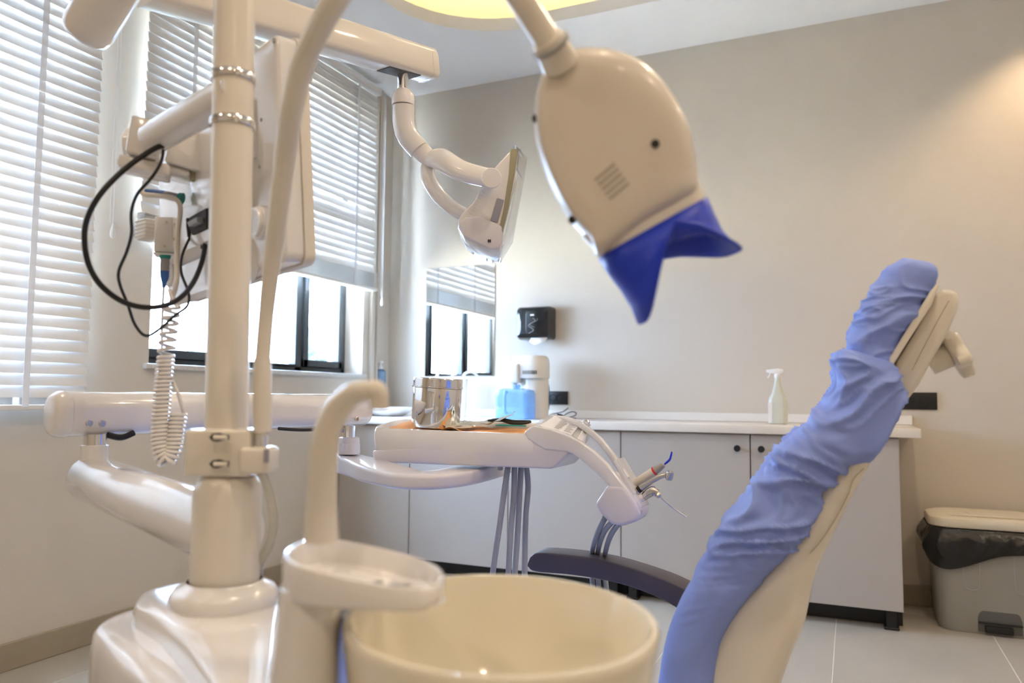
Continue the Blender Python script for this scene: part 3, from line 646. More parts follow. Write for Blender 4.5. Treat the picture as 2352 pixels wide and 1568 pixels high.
# sloping control panel between the rails, with clear cover and printed sheet
q = [aty(1217, 984, Y0+.03), aty(1322, 1016, Y0+.03), aty(1345, 973, YF_), aty(1265, 950, YF_)]
obj('control_panel', MB().prism(q, (0, 0, -.022), (0, 0, -.003), .003, 2), 'white', tr)
cp = [p+V((0, 0, 0)) for p in q]
obj('clear_cover', MB().prism(cp, (0, 0, .0), (0, 0, .0025), .0005, 1), 'acrylic', tr, smooth=False)
def onp(u_, v_): return (q[0]*(1-u_)+q[1]*u_)*(1-v_)+(q[3]*(1-u_)+q[2]*u_)*v_
obj('label_sheet', MB().add([onp(.12, .15)+V((0, 0, .0035)), onp(.86, .15)+V((0, 0, .0035)), onp(.9, .9)+V((0, 0, .0035)), onp(.18, .9)+V((0, 0, .0035))], [(0, 1, 2, 3)]), 'paper', tr, smooth=False)
mb = MB()
for k in range(8):
    for c_ in range(2):
        u0 = .42+.24*c_; L_ = random.uniform(.12, .2); v_ = .30+.07*k
        mb.add([onp(u0, v_)+V((0, 0, .0042)), onp(u0+L_, v_)+V((0, 0, .0042)), onp(u0+L_, v_+.022)+V((0, 0, .0042)), onp(u0, v_+.022)+V((0, 0, .0042))], [(0, 1, 2, 3)])
obj('printed_lines', mb, 'print_grey', tr, smooth=False)
cbp = [aty(1322, 1012, Y0+.03), aty(1334, 1022, Y0+.03), aty(1356, 985, YF_), aty(1346, 973, YF_)]
obj('cross_bar', MB().prism(cbp, (0, 0, -.02), (0, 0, .002), .003, 2), 'white', tr)
kc = aty(1346, 976, YF_-.01)
obj('panel_knob', MB().lathe([(.011, 0), (.0115, .003), (.008, .006), (.008, .010), (.004, .014), (0, .014)], kc, (.25, -.1, 1), 16, cap0=True), 'chrome', tr)

# items on the tray
def tz(x, y): return zt_(x, y, -.016)
po = [aty(850, 984, Y0+.03), aty(1200, 990, Y0+.03), aty(1238, 960, Y1-.03), aty(900, 962, Y1-.03)]
nx, ny = 48, 18; vs = []; fs = []
for j in range(ny+1):
    for i in range(nx+1):
        x = a0.x+.032+(WT-.064)*i/nx; y = Y0+.032+(Y1-Y0-.064)*j/ny
        n_ = abs(noise.noise(V((x*14, y*9, 2))))*.006+.002*noise.noise(V((x*30, y*24, 5)))
        lift = .010*math.exp(-((x-(a0.x+.07))/.05)**2)*math.exp(-((y-Y1+.03)/.06)**2)+.016*math.exp(-((x-(a0.x+.235))/.028)**2)*math.exp(-((y-Y0-.03)/.03)**2)
        vs.append(V((x, y, tz(x, y)+.0045+n_+lift))); 
for j in range(ny):
    for i in range(nx): a_ = j*(nx+1)+i; fs.append((a_, a_+1, a_+nx+2, a_+nx+1))
tag(obj('tray_liner', MB().add(vs, fs), 'orange_paper', loc=(cxT, cyT, tz(cxT, cyT)), ang=60), 'crumpled orange paper liner covering the tray', 'tray liner')
cn0 = aty(1000, 975, Y0+.09); cx_, cy_ = cn0.x, cn0.y; cz_ = tz(cx_, cy_)+.010
axc = V((.055, 0, 1)).normalized()
crd = (aty(1053, 930, cy_).x-aty(953, 930, cy_).x)/2*.985
hc = (aty(1000, 868, cy_).z-cz_)
can = thing('steel_canister', 'polished steel canister with a fitted lid on the orange liner', 'canister', (cx_, cy_, cz_))
obj('canister_body', MB().lathe([(crd*.96, 0), (crd*.985, .003), (crd*.985, hc*.80), (crd*.97, hc*.82)], (cx_, cy_, cz_), axc, 56, cap0=True, cap1=True), 'chrome', can)
obj('lid', MB().lathe([(crd*1.03, hc*.80), (crd*1.04, hc*.805), (crd*1.04, hc*.82), (crd*1.005, hc*.83), (crd*1.005, hc*.965), (crd*1.0, hc*.985), (crd*.97, hc), (crd*.9, hc*1.0), (crd*.88, hc*.99), (0, hc*.99)], (cx_, cy_, cz_), axc, 56), 'chrome', can)
# foil sachet, scissors handle, green strip
def sheet(P0, U_, W_, nu, nw, amp, seed, name, material, label, cat, lift=0):
    vs = []; fs = []
    for j in range(nw+1):
        for i in range(nu+1):
            p = P0+U_*(i/nu)+W_*(j/nw)
            n_ = abs(noise.noise(V((i*.9, j*.9, seed))))*amp+amp*.5*math.sin(i*1.3+seed)*math.sin(j*.9)+lift*(i/nu)**3
            vs.append(V((p.x, p.y, tz(p.x, p.y)+.016+max(0, n_))))
    for j in range(nw):
        for i in range(nu): a_ = j*(nu+1)+i; fs.append((a_, a_+1, a_+nu+2, a_+nu+1))
    o = obj(name, MB().add(vs, fs), material, loc=P0, ang=20); tag(o, label, cat); return o
s0_ = aty(1052, 980, Y0+.09)
sheet(V((s0_.x, Y0+.065, 0)), V((.14, .05, 0)), V((-.01, .05, 0)), 10, 6, .010, 3.3, 'foil_sachet', 'foil', 'torn silver foil sachet lying beside the steel canister', 'sachet', .025)
sheet(V((s0_.x-.01, Y0+.04, 0)), V((.065, .02, 0)), V((-.015, .03, 0)), 6, 4, .006, 8.1, 'paper_wrapper', 'bin_cream', 'small crumpled beige wrapper scrap at the foot of the steel canister', 'wrapper')
g0 = aty(1165, 972, Y0+.09)
tag(obj('green_strip', MB().box((g0.x-.03, g0.y-.006, tz(g0.x, g0.y)+.019), (g0.x+.05, g0.y+.006, tz(g0.x, g0.y)+.0225), .001, 1), 'teal', loc=(g0.x, g0.y, tz(g0.x, g0.y)+.019)), 'thin green strip sticking out from under the foil sachet', 'strip')
h0 = aty(1170, 964, Y0+.125); hz = tz(h0.x, h0.y)+.021
loop = [V((h0.x-.06, h0.y, hz+.004)), V((h0.x-.02, h0.y-.005, hz+.006)), V((h0.x+.01, h0.y-.012, hz)), V((h0.x+.04, h0.y-.010, hz)), V((h0.x+.055, h0.y+.006, hz+.004)), V((h0.x+.035, h0.y+.018, hz+.004)), V((h0.x+.005, h0.y+.012, hz+.004)), V((h0.x-.02, h0.y+.002, hz+.008)), V((h0.x-.055, h0.y+.012, hz+.006))]
tag(obj('black_scissors_handle', MB().tube(loop, .0038, 8, 5), 'black_rubber', loc=(h0.x, h0.y, hz)), 'black looped scissor handle poking from behind the foil sachet', 'scissors')

# ---------------- instruments in the rack
def yy(px, py, k=0): return aty(px, py, Y0+.045+k)
hv = [yy(1455, 1112, .02), yy(1500, 1083, .02), yy(1503, 1081, .02), yy(1522, 1068, .02), yy(1526, 1065, .02)]
t = thing('ultrasonic_scaler', 'cream scaler handpiece with red ring and bent blue tip', 'dental handpiece', hv[0], 'instruments in the rack')
def ax_prof(mb, a, b, prof, n=20):
    d = (b-a); L = d.length; return mb.lathe([(r_, h_*L) for r_, h_ in prof], a, d, n, cap0=True, cap1=True)
obj('handle', ax_prof(MB(), yy(1445, 1119, .02), yy(1502, 1082, .02), [(.0090, 0), (.0098, .5), (.0098, .95), (.0092, 1)]), 'cream', t)
obj('red_ring', ax_prof(MB(), yy(1501, 1082.6, .02), yy(1505, 1080, .02), [(.0098, 0), (.0104, .2), (.0104, .8), (.0098, 1)]), 'red', t)
obj('nose_cone', ax_prof(MB(), yy(1505, 1080, .02), yy(1526, 1066, .02), [(.0096, 0), (.009, .3), (.0062, .9), (.003, 1)]), 'grey_tool', t)
obj('tip', MB().tube([yy(1526, 1066, .02), yy(1531, 1062, .02), yy(1538, 1055, .02), yy(1541, 1046, .02), yy(1543, 1037, .02)], [.0018, .0026, .0026, .0023, .0018], 8), 'deep_blue', t)
t = thing('contra_angle', 'slim steel contra-angle handpiece with round head', 'dental handpiece', yy(1460, 1128), 'instruments in the rack')
obj('handle', MB().tube([yy(1448, 1141), yy(1470, 1122), yy(1490, 1108), yy(1512, 1096), yy(1530, 1090)], [.0085, .0078, .007, .006, .0052], 16), 'steel', t)
hc_ = yy(1538, 1091); obj('head', MB().lathe([(.0075, -.010), (.0085, -.008), (.0085, .006), (.0065, .009), (.003, .0095), (0, .0095)], hc_, (.25, -.25, 1), 18, cap0=True), 'steel', t)
obj('black_ring', ax_prof(MB(), yy(1466, 1125.5), yy(1472, 1120.6), [(.0083, 0), (.0083, 1)]), 'black_rubber', t)
t = thing('air_water_syringe', 'steel three-way syringe with a long thin bent nozzle', 'dental syringe', yy(1465, 1146), 'instruments in the rack')
obj('handle', MB().tube([yy(1448, 1158), yy(1470, 1145), yy(1480, 1140)], [.0092, .0092, .0085], 16), 'white', t)
obj('syringe_head', MB().tube([yy(1478, 1142), yy(1488, 1133), yy(1500, 1127), yy(1510, 1132)], [.0085, .0105, .0115, .0095], 16), 'steel', t)
obj('button', ax_prof(MB(), yy(1503, 1121), yy(1502, 1116), [(.0045, 0), (.0045, .8), (.003, 1)]), 'steel', t)
obj('nozzle_nut', ax_prof(MB(), yy(1508, 1133), yy(1516, 1141), [(.006, 0), (.0068, .3), (.0068, .7), (.004, 1)], 8), 'steel', t)
obj('nozzle', MB().tube([yy(1515, 1140), yy(1535, 1158), yy(1553, 1172), yy(1577, 1188)], [.0022, .002, .0019, .0017], 8, 4), 'chrome', t)

# ---------------- hoses
def hose(pts, r_, name, label, group):
    o = obj(name, MB().tube(pts, r_, 12, 6), 'hose', loc=pts[0], ang=180); return tag(o, label, 'hose', group)
zt0 = None
hh_ = [(((1167, 1070), (1158, 1130), (1147, 1210), (1134, 1300), (1122, 1400)), 'leftmost of the four grey hoses hanging below the tray'),
       (((1182, 1070), (1180, 1140), (1173, 1220), (1168, 1310), (1165, 1400)), 'second grey hose from the window side hanging below the tray'),
       (((1197, 1070), (1193, 1140), (1189, 1220), (1183, 1310), (1179, 1400)), 'third grey hose from the window side hanging below the tray'),
       (((1209, 1070), (1213, 1120), (1208, 1180), (1206, 1240), (1205, 1310), (1205, 1400)), 'grey hose nearest the instrument rack, hanging below the tray')]
for i, (pp, lab) in enumerate(hh_):
    yk = Y0+.045+.02*i
    P_ = [aty(px, py, yk) for px, py in pp]; P_.append(V((P_[-1].x-.03, yk-.05, .05)))
    hose(P_, .0072, 'tray_hose', lab, 'grey hoses below the tray')
hr = [(((1390, 1188), (1372, 1225), (1361, 1262), (1359, 1300), (1362, 1360)), 'grey instrument hose nearest the window, curving down from the rack'),
      (((1408, 1196), (1387, 1222), (1375, 1258), (1372, 1300), (1376, 1360)), 'middle grey instrument hose curving down from the rack'),
      (((1427, 1196), (1405, 1225), (1392, 1262), (1388, 1300), (1394, 1360)), 'grey instrument hose nearest the backrest, curving down from the rack')]
for i, (pp, lab) in enumerate(hr):
    yk = Y0+[.06, .04, .02][i]
    P_ = [aty(px, py, yk+.03*(j > 2)) for j, (px, py) in enumerate(pp)]
    yk2 = 1.98; P_ = [aty(px, py, yk+(yk2-yk)*min(1, j/3)) for j, (px, py) in enumerate(pp)]
    hose(P_, .0066, 'rack_hose', lab, 'grey hoses below the instrument rack')

# ================================================================== OPERATING LIGHT
ol = thing('operating_light', 'overhead dental operating light hanging from a long ivory beam', 'dental light', at(925, 200, 1.75))
b0, b1 = at(985, 152, 1.78), at(330, -42, 1.22)
bd = (b1-b0).normalized(); bn = bd.cross(V((0, 0, 1))).normalized(); bu = bn.cross(bd)
def bsec(c, w_, h_, r_=.012): return [c+bn*x+bu*z for x, z in rr(w_, h_, r_, 4)]
Lb = (b1-b0).length
obj('beam', MB().loft([bsec(b0+bd*s_, w_, h_) for s_, w_, h_ in ((0.02, .062, .070), (Lb, .062, .070))]), 'ivory', ol)
obj('beam_end_cap', MB().loft([bsec(b0+bd*s_, w_, h_) for s_, w_, h_ in ((.0195, .0625, .0705), (.004, .0625, .0705), (-.006, .054, .060))]), 'ivory', ol)
sc_ = b0+bd*.105; 
obj('beam_slot', MB().loft([bsec(sc_+bd*s_-bu*.0348, .040, .004, .0018) for s_ in (-.050, .050)]), 'recess_grey', ol)
st_ = at(925, 180, 1.70); 
stx = V((sc_.x, sc_.y, 0)); zs1 = sc_.z-.03
dlt = (stx-CP).dot(FW)
dS = 1.70
ps = [at(925, y_, dS) for y_ in (165, 207)]
obj('stem', MB().lathe([(.0125, 0), (.0125, ps[0].z-ps[1].z+.02)], ps[1], n=24, cap0=True, cap1=True), 'chrome', ol)
pe = [at(926, 207, dS), at(926, 243, dS)]
obj('collar', MB().lathe([(.0255, 0), (.0262, .012), (.0255, .022), (.020, .032), (.016, .036), (.013, .037)], pe[1], n=32, cap1=True, cap0=True), 'white', ol)
obj('elbow_tube', MB().tube([at(927, 244, dS), at(928, 285, dS), at(938, 315, dS), at(962, 344, dS)], [.0245, .0245, .0245, .0235], 28), 'white', ol, ang=60)
obj('yoke_arm', MB().tube([at(958, 338, dS), at(985, 362, dS), at(1012, 366, dS-.02), at(1060, 392, dS-.05), at(1128, 410, dS-.07)], [.0225, .0205, .026, .0235, .0215], 24, flat=.75), 'white', ol, ang=60)
obj('pivot_disc', MB().lathe([(.0215, 0), (.0222, .004), (.0205, .0065), (0, .007)], at(1128, 410, dS-.092), -FW+RT*.15, 32, cap0=True), 'white', ol)
obj('grab_handle', MB().tube([at(1015, 366, dS+.02), at(985, 378, dS+.01), at(985, 410, dS), at(1008, 448, dS), at(1040, 478, dS), at(1075, 496, dS)], [.013, .015, .0175, .0175, .017, .016], 18, flat=.9), 'white', ol, ang=60)
hp = [(1166, 352), (1180, 340), (1188, 345), (1186, 400), (1168, 480), (1155, 532), (1155, 560), (1146, 574), (1128, 576), (1095, 565), (1066, 545), (1052, 522), (1052, 505), (1062, 488), (1085, 465), (1110, 425), (1135, 385)]
dH = dS-.04; HV = V((ray(1150, 450).x, ray(1150, 450).y, 0)).normalized()
P_ = [at(px, py, dH) for px, py in hp]
hd_ = obj('lamp_head', MB().prism(P_, HV*0, HV*.15, .012, 4), 'white', ol, ang=60)
tr_p = [(1172, 342), (1190, 340), (1183, 400), (1168, 480), (1154, 535), (1144, 530), (1156, 480), (1168, 400)]
obj('trim_band', MB().prism([at(px, py, dH) for px, py in tr_p], -HV*.002, HV*.152, .003), 'olive_trim', hd_)
gb = [(1142, 455), (1158, 460), (1143, 512), (1126, 508)]
obj('grey_bracket', MB().prism([at(px, py, dH) for px, py in gb], -HV*.004, HV*.01, .002), 'shade_grey', hd_)
lc = [(1178, 336), (1184, 333), (1211, 362), (1209, 370), (1181, 524), (1150, 576), (1146, 572), (1158, 535), (1172, 480), (1188, 400), (1194, 345)]
obj('lens_cover', MB().prism([at(px, py, dH) for px, py in lc], -HV*.003, HV*.153, .002), 'acrylic', hd_)
end_p = [(1052, 515), (1070, 500), (1105, 497), (1152, 520), (1156, 558), (1146, 573), (1126, 574), (1066, 543)]
obj('end_cap', MB().prism([at(px, py, dH) for px, py in end_p], -HV*.007, HV*.001, .004, 3), 'lilac_white', hd_)
for px in (1122, 1126):
    obj('vent_slit', MB().box((-.0012, -.001, -.003), (.0012, .001, .003), 0, 1, Matrix.Translation(at(px, 553, dH-.009))), 'dark_hole', hd_)
for k in range(9):
    obj('vent_slit', MB().tube([at(1075+4*k, 496-7*k, dH-.0005), at(1081+4*k, 499-7*k, dH-.0005)], .0008, 4), 'lilac_white', hd_)
# second, folded segment of the light's arm
e0, e1 = at(205, 62, 1.15), at(262, -30, 1.13); ed = (e1-e0).normalized()
ol2 = thing('light_support_arm', 'rounded white arm end entering the frame above the long blind', 'arm', e0)
obj('arm_tube', MB().tube([e0-ed*.022, e0-ed*.020, e0-ed*.012, e0, e0+ed*.30], [.018, .027, .034, .0365, .0365], 32, smooth=False), 'white', ol2, ang=60)
obj('arm_groove', MB().tube([e0+ed*.01-RT*.030-FW*.022+V((0, 0, 0)), e0+ed*.28-RT*.030-FW*.022], .0012, 6), 'shade_grey', ol2)

# ================================================================== MONITOR
mt = at(655, 56, 1.10); mb_ = at(655, 598, 1.10); hM = (mt.z-mb_.z)
ml = at(392, 690, 1.46); 
ux = V((ml.x-mb_.x, ml.y-mb_.y, 0)); WM = ux.length; ux.normalize(); upv = V((mt-mb_)).normalized()
nb = V((ux.y, -ux.x, 0)); 
if nb.dot(FW) > 0: nb = -nb            # outward normal of the back, toward the camera
dz_ = (ml.z-mb_.z)/WM; uxm = (ux+V((0, 0, dz_))).normalized(); upv = (upv-uxm*upv.dot(uxm)).normalized(); nbm = uxm.cross(upv)
if nbm.dot(FW) > 0: nbm = -nbm
def mp(u_, v_, n_): return mb_+uxm*u_+upv*v_+nbm*n_
mo = thing('monitor', 'white medical monitor seen from behind on its mounting arm', 'monitor', mp(WM/2, 0, 0))
def mrect(u0, u1, v0, v1, r_, n_): return [mp((u0+u1)/2+x, (v0+v1)/2+y, n_) for x, y in rr(u1-u0, v1-v0, r_, 6)]
obj('rear_shell', MB().loft([mrect(0, WM, 0, hM, .015, -.030), mrect(-.001, WM, -.001, hM, .017, -.004), mrect(.002, WM-.003, .003, hM-.003, .018, 0), mrect(.008, WM-.008, .008, hM-.008, .02, .002)]), 'white', mo)
obj('front_bezel', MB().loft([mrect(-.002, WM+.002, -.002, hM+.002, .015, -.048), mrect(-.003, WM+.003, -.003, hM+.003, .015, -.031)]), 'ivory', mo)
obj('back_bulge', MB().loft([mrect(.10, WM-.03, .05, hM-.05, .03, .002), mrect(.115, WM-.045, .065, hM-.065, .03, .030), mrect(.13, WM-.06, .08, hM-.08, .03, .034)]), 'white', mo)
obj('chin_bulge', MB().loft([mrect(.09, WM-.02, -.015, .055, .025, .0), mrect(.10, WM-.03, -.008, .05, .025, .014)]), 'white', mo)
def onm(px, py, n_):
    r_ = ray(px, py); q_ = mp(0, 0, n_); t_ = (q_-CP).dot(nbm)/r_.dot(nbm); return CP+r_*t_
for (px, py, R_) in ((604, 512, .026), (402, 622, .034)):
    c_ = onm(px, py, .004)
    s_ = obj('speaker_grille', MB().lathe([(R_, -.004), (R_, .008), (R_*.93, .010), (R_*.86, .010), (R_*.86, .014), (R_*.8, .0155), (0, .0155)], c_, nbm, 36), 'white', mo)
    mb2 = MB()
    for a in range(-5, 6):
        for b in range(-5, 6):
            if a*a+b*b < 26:
                o_ = c_+uxm*(a*R_*.14)+upv*(b*R_*.14)+nbm*.0153
                mb2.lathe([(R_*.035, 0), (R_*.035, .0006), (0, .0006)], o_, nbm, 6)
    obj('grille_holes', mb2, 'grey', s_, smooth=False, kind='stuff')
po_ = [onm(430, 505, .035), onm(478, 478, .035), onm(478, 525, .035), onm(445, 540, .035)]
obj('port_recess', MB().prism(po_, -nbm*.001, nbm*.003), 'dark_hole', mo, smooth=False)
obj('port_connector', MB().prism([onm(446, 512, .036), onm(468, 500, .036), onm(470, 512, .036), onm(450, 522, .036)], nbm*.001, nbm*.012, .001), 'grey', mo)
for px, py in ((600, 275), (597, 383), (577, 232)):
    obj('case_screw', MB().lathe([(.0028, 0), (.0028, .001), (0, .001)], onm(px, py, .0022), nbm, 10), 'grey', mo)
tpc = mp(.006, hM-.012, .0022); obj('case_screw', MB().lathe([(.004, 0), (.004, .001), (0, .001)], tpc, nbm, 10), 'grey', mo)
obj('side_strip', MB().loft([mrect(WM-.004, WM+.010, .02, hM-.02, .004, -.040), mrect(WM-.004, WM+.012, .02, hM-.02, .004, -.008)]), 'cream', mo)
obj('handle_slot', MB().loft([mrect(.075, .088, hM-.17, hM-.075, .006, .002), mrect(.075, .088, hM-.17, hM-.075, .006, .008)]), 'white', mo)
# monitor arm
ma = thing('screen_arm', 'white round monitor arm with square joint blocks clamped to the column', 'arm', at(345, 330, 1.16))
x0_, x1_ = at(352, 318, 1.14), at(548, 205, 1.0)
obj('arm_tube', MB().tube([x0_, x1_], .0235, 28), 'white', ma)
jb = at(322, 325, 1.17)
Mj = Matrix.Translation(jb) @ Matrix.Rotation(YAW+.35, 4, 'Z') @ Matrix.Rotation(.12, 4, 'Y')
obj('outer_joint', MB().box((-.014, -.03, -.028), (.030, .03, .030), .004, 2, Mj).box((-.024, -.02, -.050), (.05, .03, -.030), .006, 3, Mj), 'white', ma)
jm = at(425, 350, 1.24)
Mj = Matrix.Translation(jm) @ Matrix.Rotation(YAW+.25, 4, 'Z') @ Matrix.Rotation(.22, 4, 'Y')
obj('tilt_joint', MB().box((-.020, -.03, -.030), (.038, .05, .032), .004, 2, Mj).box((-.055, -.02, -.042), (.02, .05, -.030), .006, 3, Mj).lathe([(.028, 0), (.028, .035), (.026, .037)], jm-V((.03, .02, .0))-FW*.03, V((FW.y, -FW.x, 0))*-1, 24, cap0=True, cap1=True), 'white', ma)
obj('mount_plate', MB().lathe([(.075, 0), (.075, .010), (.070, .014), (.06, .015)], onm(490, 372, .034), nbm, 36, cap1=True), 'white', ma)
obj('brass_bolt', MB().lathe([(.007, 0), (.007, .016), (.005, .018)], at(447, 392, 1.235), -V((0, 0, 1)), 12, cap1=True), 'olive_trim', ma)
# cables
def cab(pp, r_, name, material, label, cat='cable', n=10):
    P_ = [at(*p) for p in pp]; return tag(obj(name, MB().tube(P_, r_, n, 7), material, loc=P_[0], ang=180), label, cat)
c = cab(((378, 333, 1.12), (350, 344, 1.10), (292, 384, 1.08), (235, 440, 1.06), (203, 495, 1.06), (194, 545, 1.06), (203, 605, 1.07), (232, 655, 1.09), (283, 693, 1.11), (342, 706, 1.13), (400, 693, 1.16), (440, 655, 1.2), (464, 600, 1.24), (473, 545, 1.27), (476, 515, 1.29)), .0040, 'monitor_power_cable', 'black_rubber', 'thick black cable looping from the arm to the monitor port')
obj('plug', MB().tube([at(476, 508, 1.29), at(474, 530, 1.285), at(468, 570, 1.27)], [.009, .008, .0055], 10), 'black_rubber', c)
c = cab(((376, 332, 1.13), (371, 368, 1.12), (349, 407, 1.11), (316, 445, 1.11), (302, 485, 1.11), (302, 535, 1.11), (291, 578, 1.11), (273, 622, 1.11), (276, 655, 1.12), (294, 700, 1.13), (310, 745, 1.14), (335, 771, 1.15), (367, 755, 1.17), (402, 724, 1.19), (430, 702, 1.22), (433, 672, 1.24), (416, 625, 1.26), (419, 585, 1.28), (436, 545, 1.29)), .0023, 'monitor_video_cable', 'black_rubber', 'thin black cable hanging in a wavy loop behind the thick cable')
obj('plug', MB().tube([at(439, 502, 1.29), at(438, 520, 1.29), at(436, 545, 1.29)], [.008, .0075, .004], 10), 'black_rubber', c)
# intraoral camera and its holder
ic = thing('camera_dock', 'small white screwed dock for the intraoral camera at the monitor edge', 'dock', at(380, 540, 1.33))
Mh = Matrix.Translation(at(382, 541, 1.36)) @ Matrix.Rotation(YAW+.3, 4, 'Z')
obj('dock_case', MB().box((-.0185, -.012, -.032), (.0185, .03, .032), .003, 2, Mh).box((-.020, -.012, -.036), (.020, .03, -.0325), .002, 2, Mh), 'white', ic)
Mr = Matrix.Translation(at(342, 530, 1.42)) @ Matrix.Rotation(YAW+.9, 4, 'Z')
rb = obj('ribbed_knob', MB().box((-.016, -.02, -.018), (.016, .02, .020), .003, 2, Mr), 'ivory', ic)
for k in range(5): obj('rib', MB().box((-.0175, -.021, -.013+.007*k), (.0175, .021, -.010+.007*k), .001, 1, Mr), 'white_matte', rb)
for (px, py) in ((382, 511), (403, 516), (400, 549), (378, 566)):
    obj('screw', MB().lathe([(.003, 0), (.003, .0012), (.0012, .0012), (0, .0005)], at(px, py, 1.343), -FW, 10), 'steel', ic)
hp_ = thing('intraoral_camera', 'slim handpiece with blue grip and green collar resting on the dock', 'dental camera', at(375, 445, 1.27))
obj('grip', MB().tube([at(334, 439, 1.28), at(352, 443, 1.28), at(379, 447, 1.28)], [.004, .0065, .007], 14), 'connector_blue', hp_)
obj('body', MB().tube([at(378, 447, 1.28), at(412, 455, 1.28)], [.007, .0075], 14), 'grey', hp_)
obj('green_collar', MB().tube([at(411, 455, 1.28), at(419, 457, 1.28)], [.0095, .0105], 16), 'teal', hp_)
cab(((322, 437, 1.27), (332, 446, 1.265), (360, 449, 1.262), (392, 453, 1.262), (408, 462, 1.265), (414, 482, 1.27), (409, 530, 1.28), (406, 600, 1.28), (405, 650, 1.27), (392, 700, 1.26)), .0042, 'camera_cable', 'ivory', 'smooth cream cable draping over the blue gripped handpiece')
cn_ = thing('round_connector', 'hanging round cable connector with teal collar and blue sleeve', 'connector', at(379, 600, 1.31))
def cyl(a, b, r0, r1, n=18): return MB().tube([a, b], [r0, r1], n, smooth=False)
obj('teal_collar', cyl(at(379, 586, 1.33), at(379, 594, 1.33), .0095, .009), 'teal', cn_)
obj('grey_barrel', cyl(at(379, 594, 1.33), at(378, 622, 1.33), .0078, .0078), 'grey', cn_)
obj('blue_sleeve', MB().tube([at(378, 622, 1.33), at(378, 637, 1.33), at(377, 650, 1.33), at(376, 660, 1.33)], [.0078, .0072, .004, .003], 16), 'connector_blue', cn_)
obj('lead', MB().tube([at(376, 658, 1.33), at(374, 700, 1.33), at(372, 760, 1.34), at(372, 830, 1.34)], .0022, 8), 'ivory', cn_)
# coiled cord
cen = [at(*p) for p in ((396, 700, 1.24), (388, 760, 1.24), (380, 830, 1.235), (374, 900, 1.23), (368, 980, 1.225), (369, 1035, 1.22), (382, 1056, 1.22), (396, 1036, 1.225), (404, 990, 1.23), (412, 948, 1.235))]
Q = []
for i in range(len(cen)-1):
    p0 = cen[i-1] if i else cen[0]*2-cen[1]; p1_, p2_ = cen[i], cen[i+1]; p3 = cen[i+2] if i+2 < len(cen) else cen[-1]*2-cen[-2]
    for k in range(12):
        t_ = k/12; Q.append(.5*((2*p1_)+(-p0+p2_)*t_+(2*p0-5*p1_+4*p2_-p3)*t_*t_+(-p0+3*p1_-3*p2_+p3)*t_**3))
Q.append(cen[-1])
cum = [0]
for a_, b_ in zip(Q, Q[1:]): cum.append(cum[-1]+(b_-a_).length)
L = cum[-1]; pitchf = lambda s: .0135 if s < .085 else .0066
s = 0; ph = 0; H_ = []; j = 0
frame_n = FW.copy()
while s < L-.001:
    while j < len(cum)-2 and cum[j+1] < s: j += 1
    t_ = (s-cum[j])/(cum[j+1]-cum[j]); p = Q[j].lerp(Q[j+1], t_); T_ = (Q[min(j+2, len(Q)-1)]-Q[max(j-1, 0)]).normalized()
    n1 = (frame_n-T_*frame_n.dot(T_)).normalized(); n2 = T_.cross(n1)
    rC = .0115
    H_.append(p+(n1*math.cos(ph)+n2*math.sin(ph))*rC)
    ds = pitchf(s)/14; s += ds; ph += 2*PI/14
o = obj('coiled_cord', MB().tube([at(388, 664, 1.25)]+H_+[at(423, 948, 1.235), at(410, 905, 1.24), at(393, 868, 1.24)], .0031, 7, 1), 'white', loc=cen[0], ang=180)
tag(o, 'white coiled cord hanging in a long loop below the monitor', 'cord')

# ================================================================== CUSPIDOR (spittoon stand) with cup filler
q0 = at(835, 1300, .66)
cu_ = thing('cuspidor', 'white cuspidor stand with recessed cup rest and curved filler pipe', 'cuspidor', (q0.x, q0.y, 0))
zc_t = at(835, 1290, .66).z
hu, hw = q0.dot(du_u), q0.dot(du_w)
uL, uR = at(668, 1290, .68).dot(du_u), at(1012, 1300, .60).dot(du_u)
def hring(k, dz, tilt=.135, inset=0, n=40):
    """egg-shaped ring, pointed to the right"""
    out = []; cu0 = (uL+uR)/2; au = (uR-uL)/2-inset
    for i in range(n):
        a = 2*PI*i/n; c_, s_ = math.cos(a), math.sin(a)
        x = math.copysign(abs(c_)**.72, c_)*au; y = math.copysign(abs(s_)**.72, s_)*(.066-inset)*(1-.10*c_)
        y -= .020*(x/au)
        out.append(uw(cu0+x*k, hw+y*k, zc_t+dz-(tilt*x*k if dz > -.012 or k < .93 else -.01*x*k)))
    return out
obj('cup_rest_head', MB().loft([hring(.95, -.0235), hring(.99, -.0225), hring(1, -.0195), hring(1, -.004), hring(.985, 0), hring(.94, 0.0005), hring(.915, -.003), hring(.885, -.018), hring(.86, -.021), hring(.80, -.022)]), 'white', cu_, ang=60)
ins = obj('drain_insert', MB().loft([[uw((uL+uR)/2+.018+x, hw-.004+y, zc_t-.0215-.13*(x+.018)) for x, y in rr(.105*k, .07*k, .03, 8)] for k in (1, .98)][:1]+[[uw((uL+uR)/2+.018+x, hw-.004+y, zc_t-.0185-.13*(x+.018)) for x, y in rr(.10, .066, .03, 8)]], True, True), 'white', cu_)
for i, (x, y) in enumerate(((-.03, .0), (-.012, .015), (.012, .018), (.03, .008), (-.008, -.015), (.018, -.012), (.004, .002))):
    obj('drain_hole', MB().lathe([(.0048, 0), (.0048, .0006), (0, .0006)], uw((uL+uR)/2+.022+x, hw-.004+y, zc_t-.0183-.13*(x+.022)), n=14), 'grey', ins, smooth=False)
u0, u1 = at(667, 1300, .66).dot(du_u), at(788, 1370, .66).dot(du_u)
rings = []
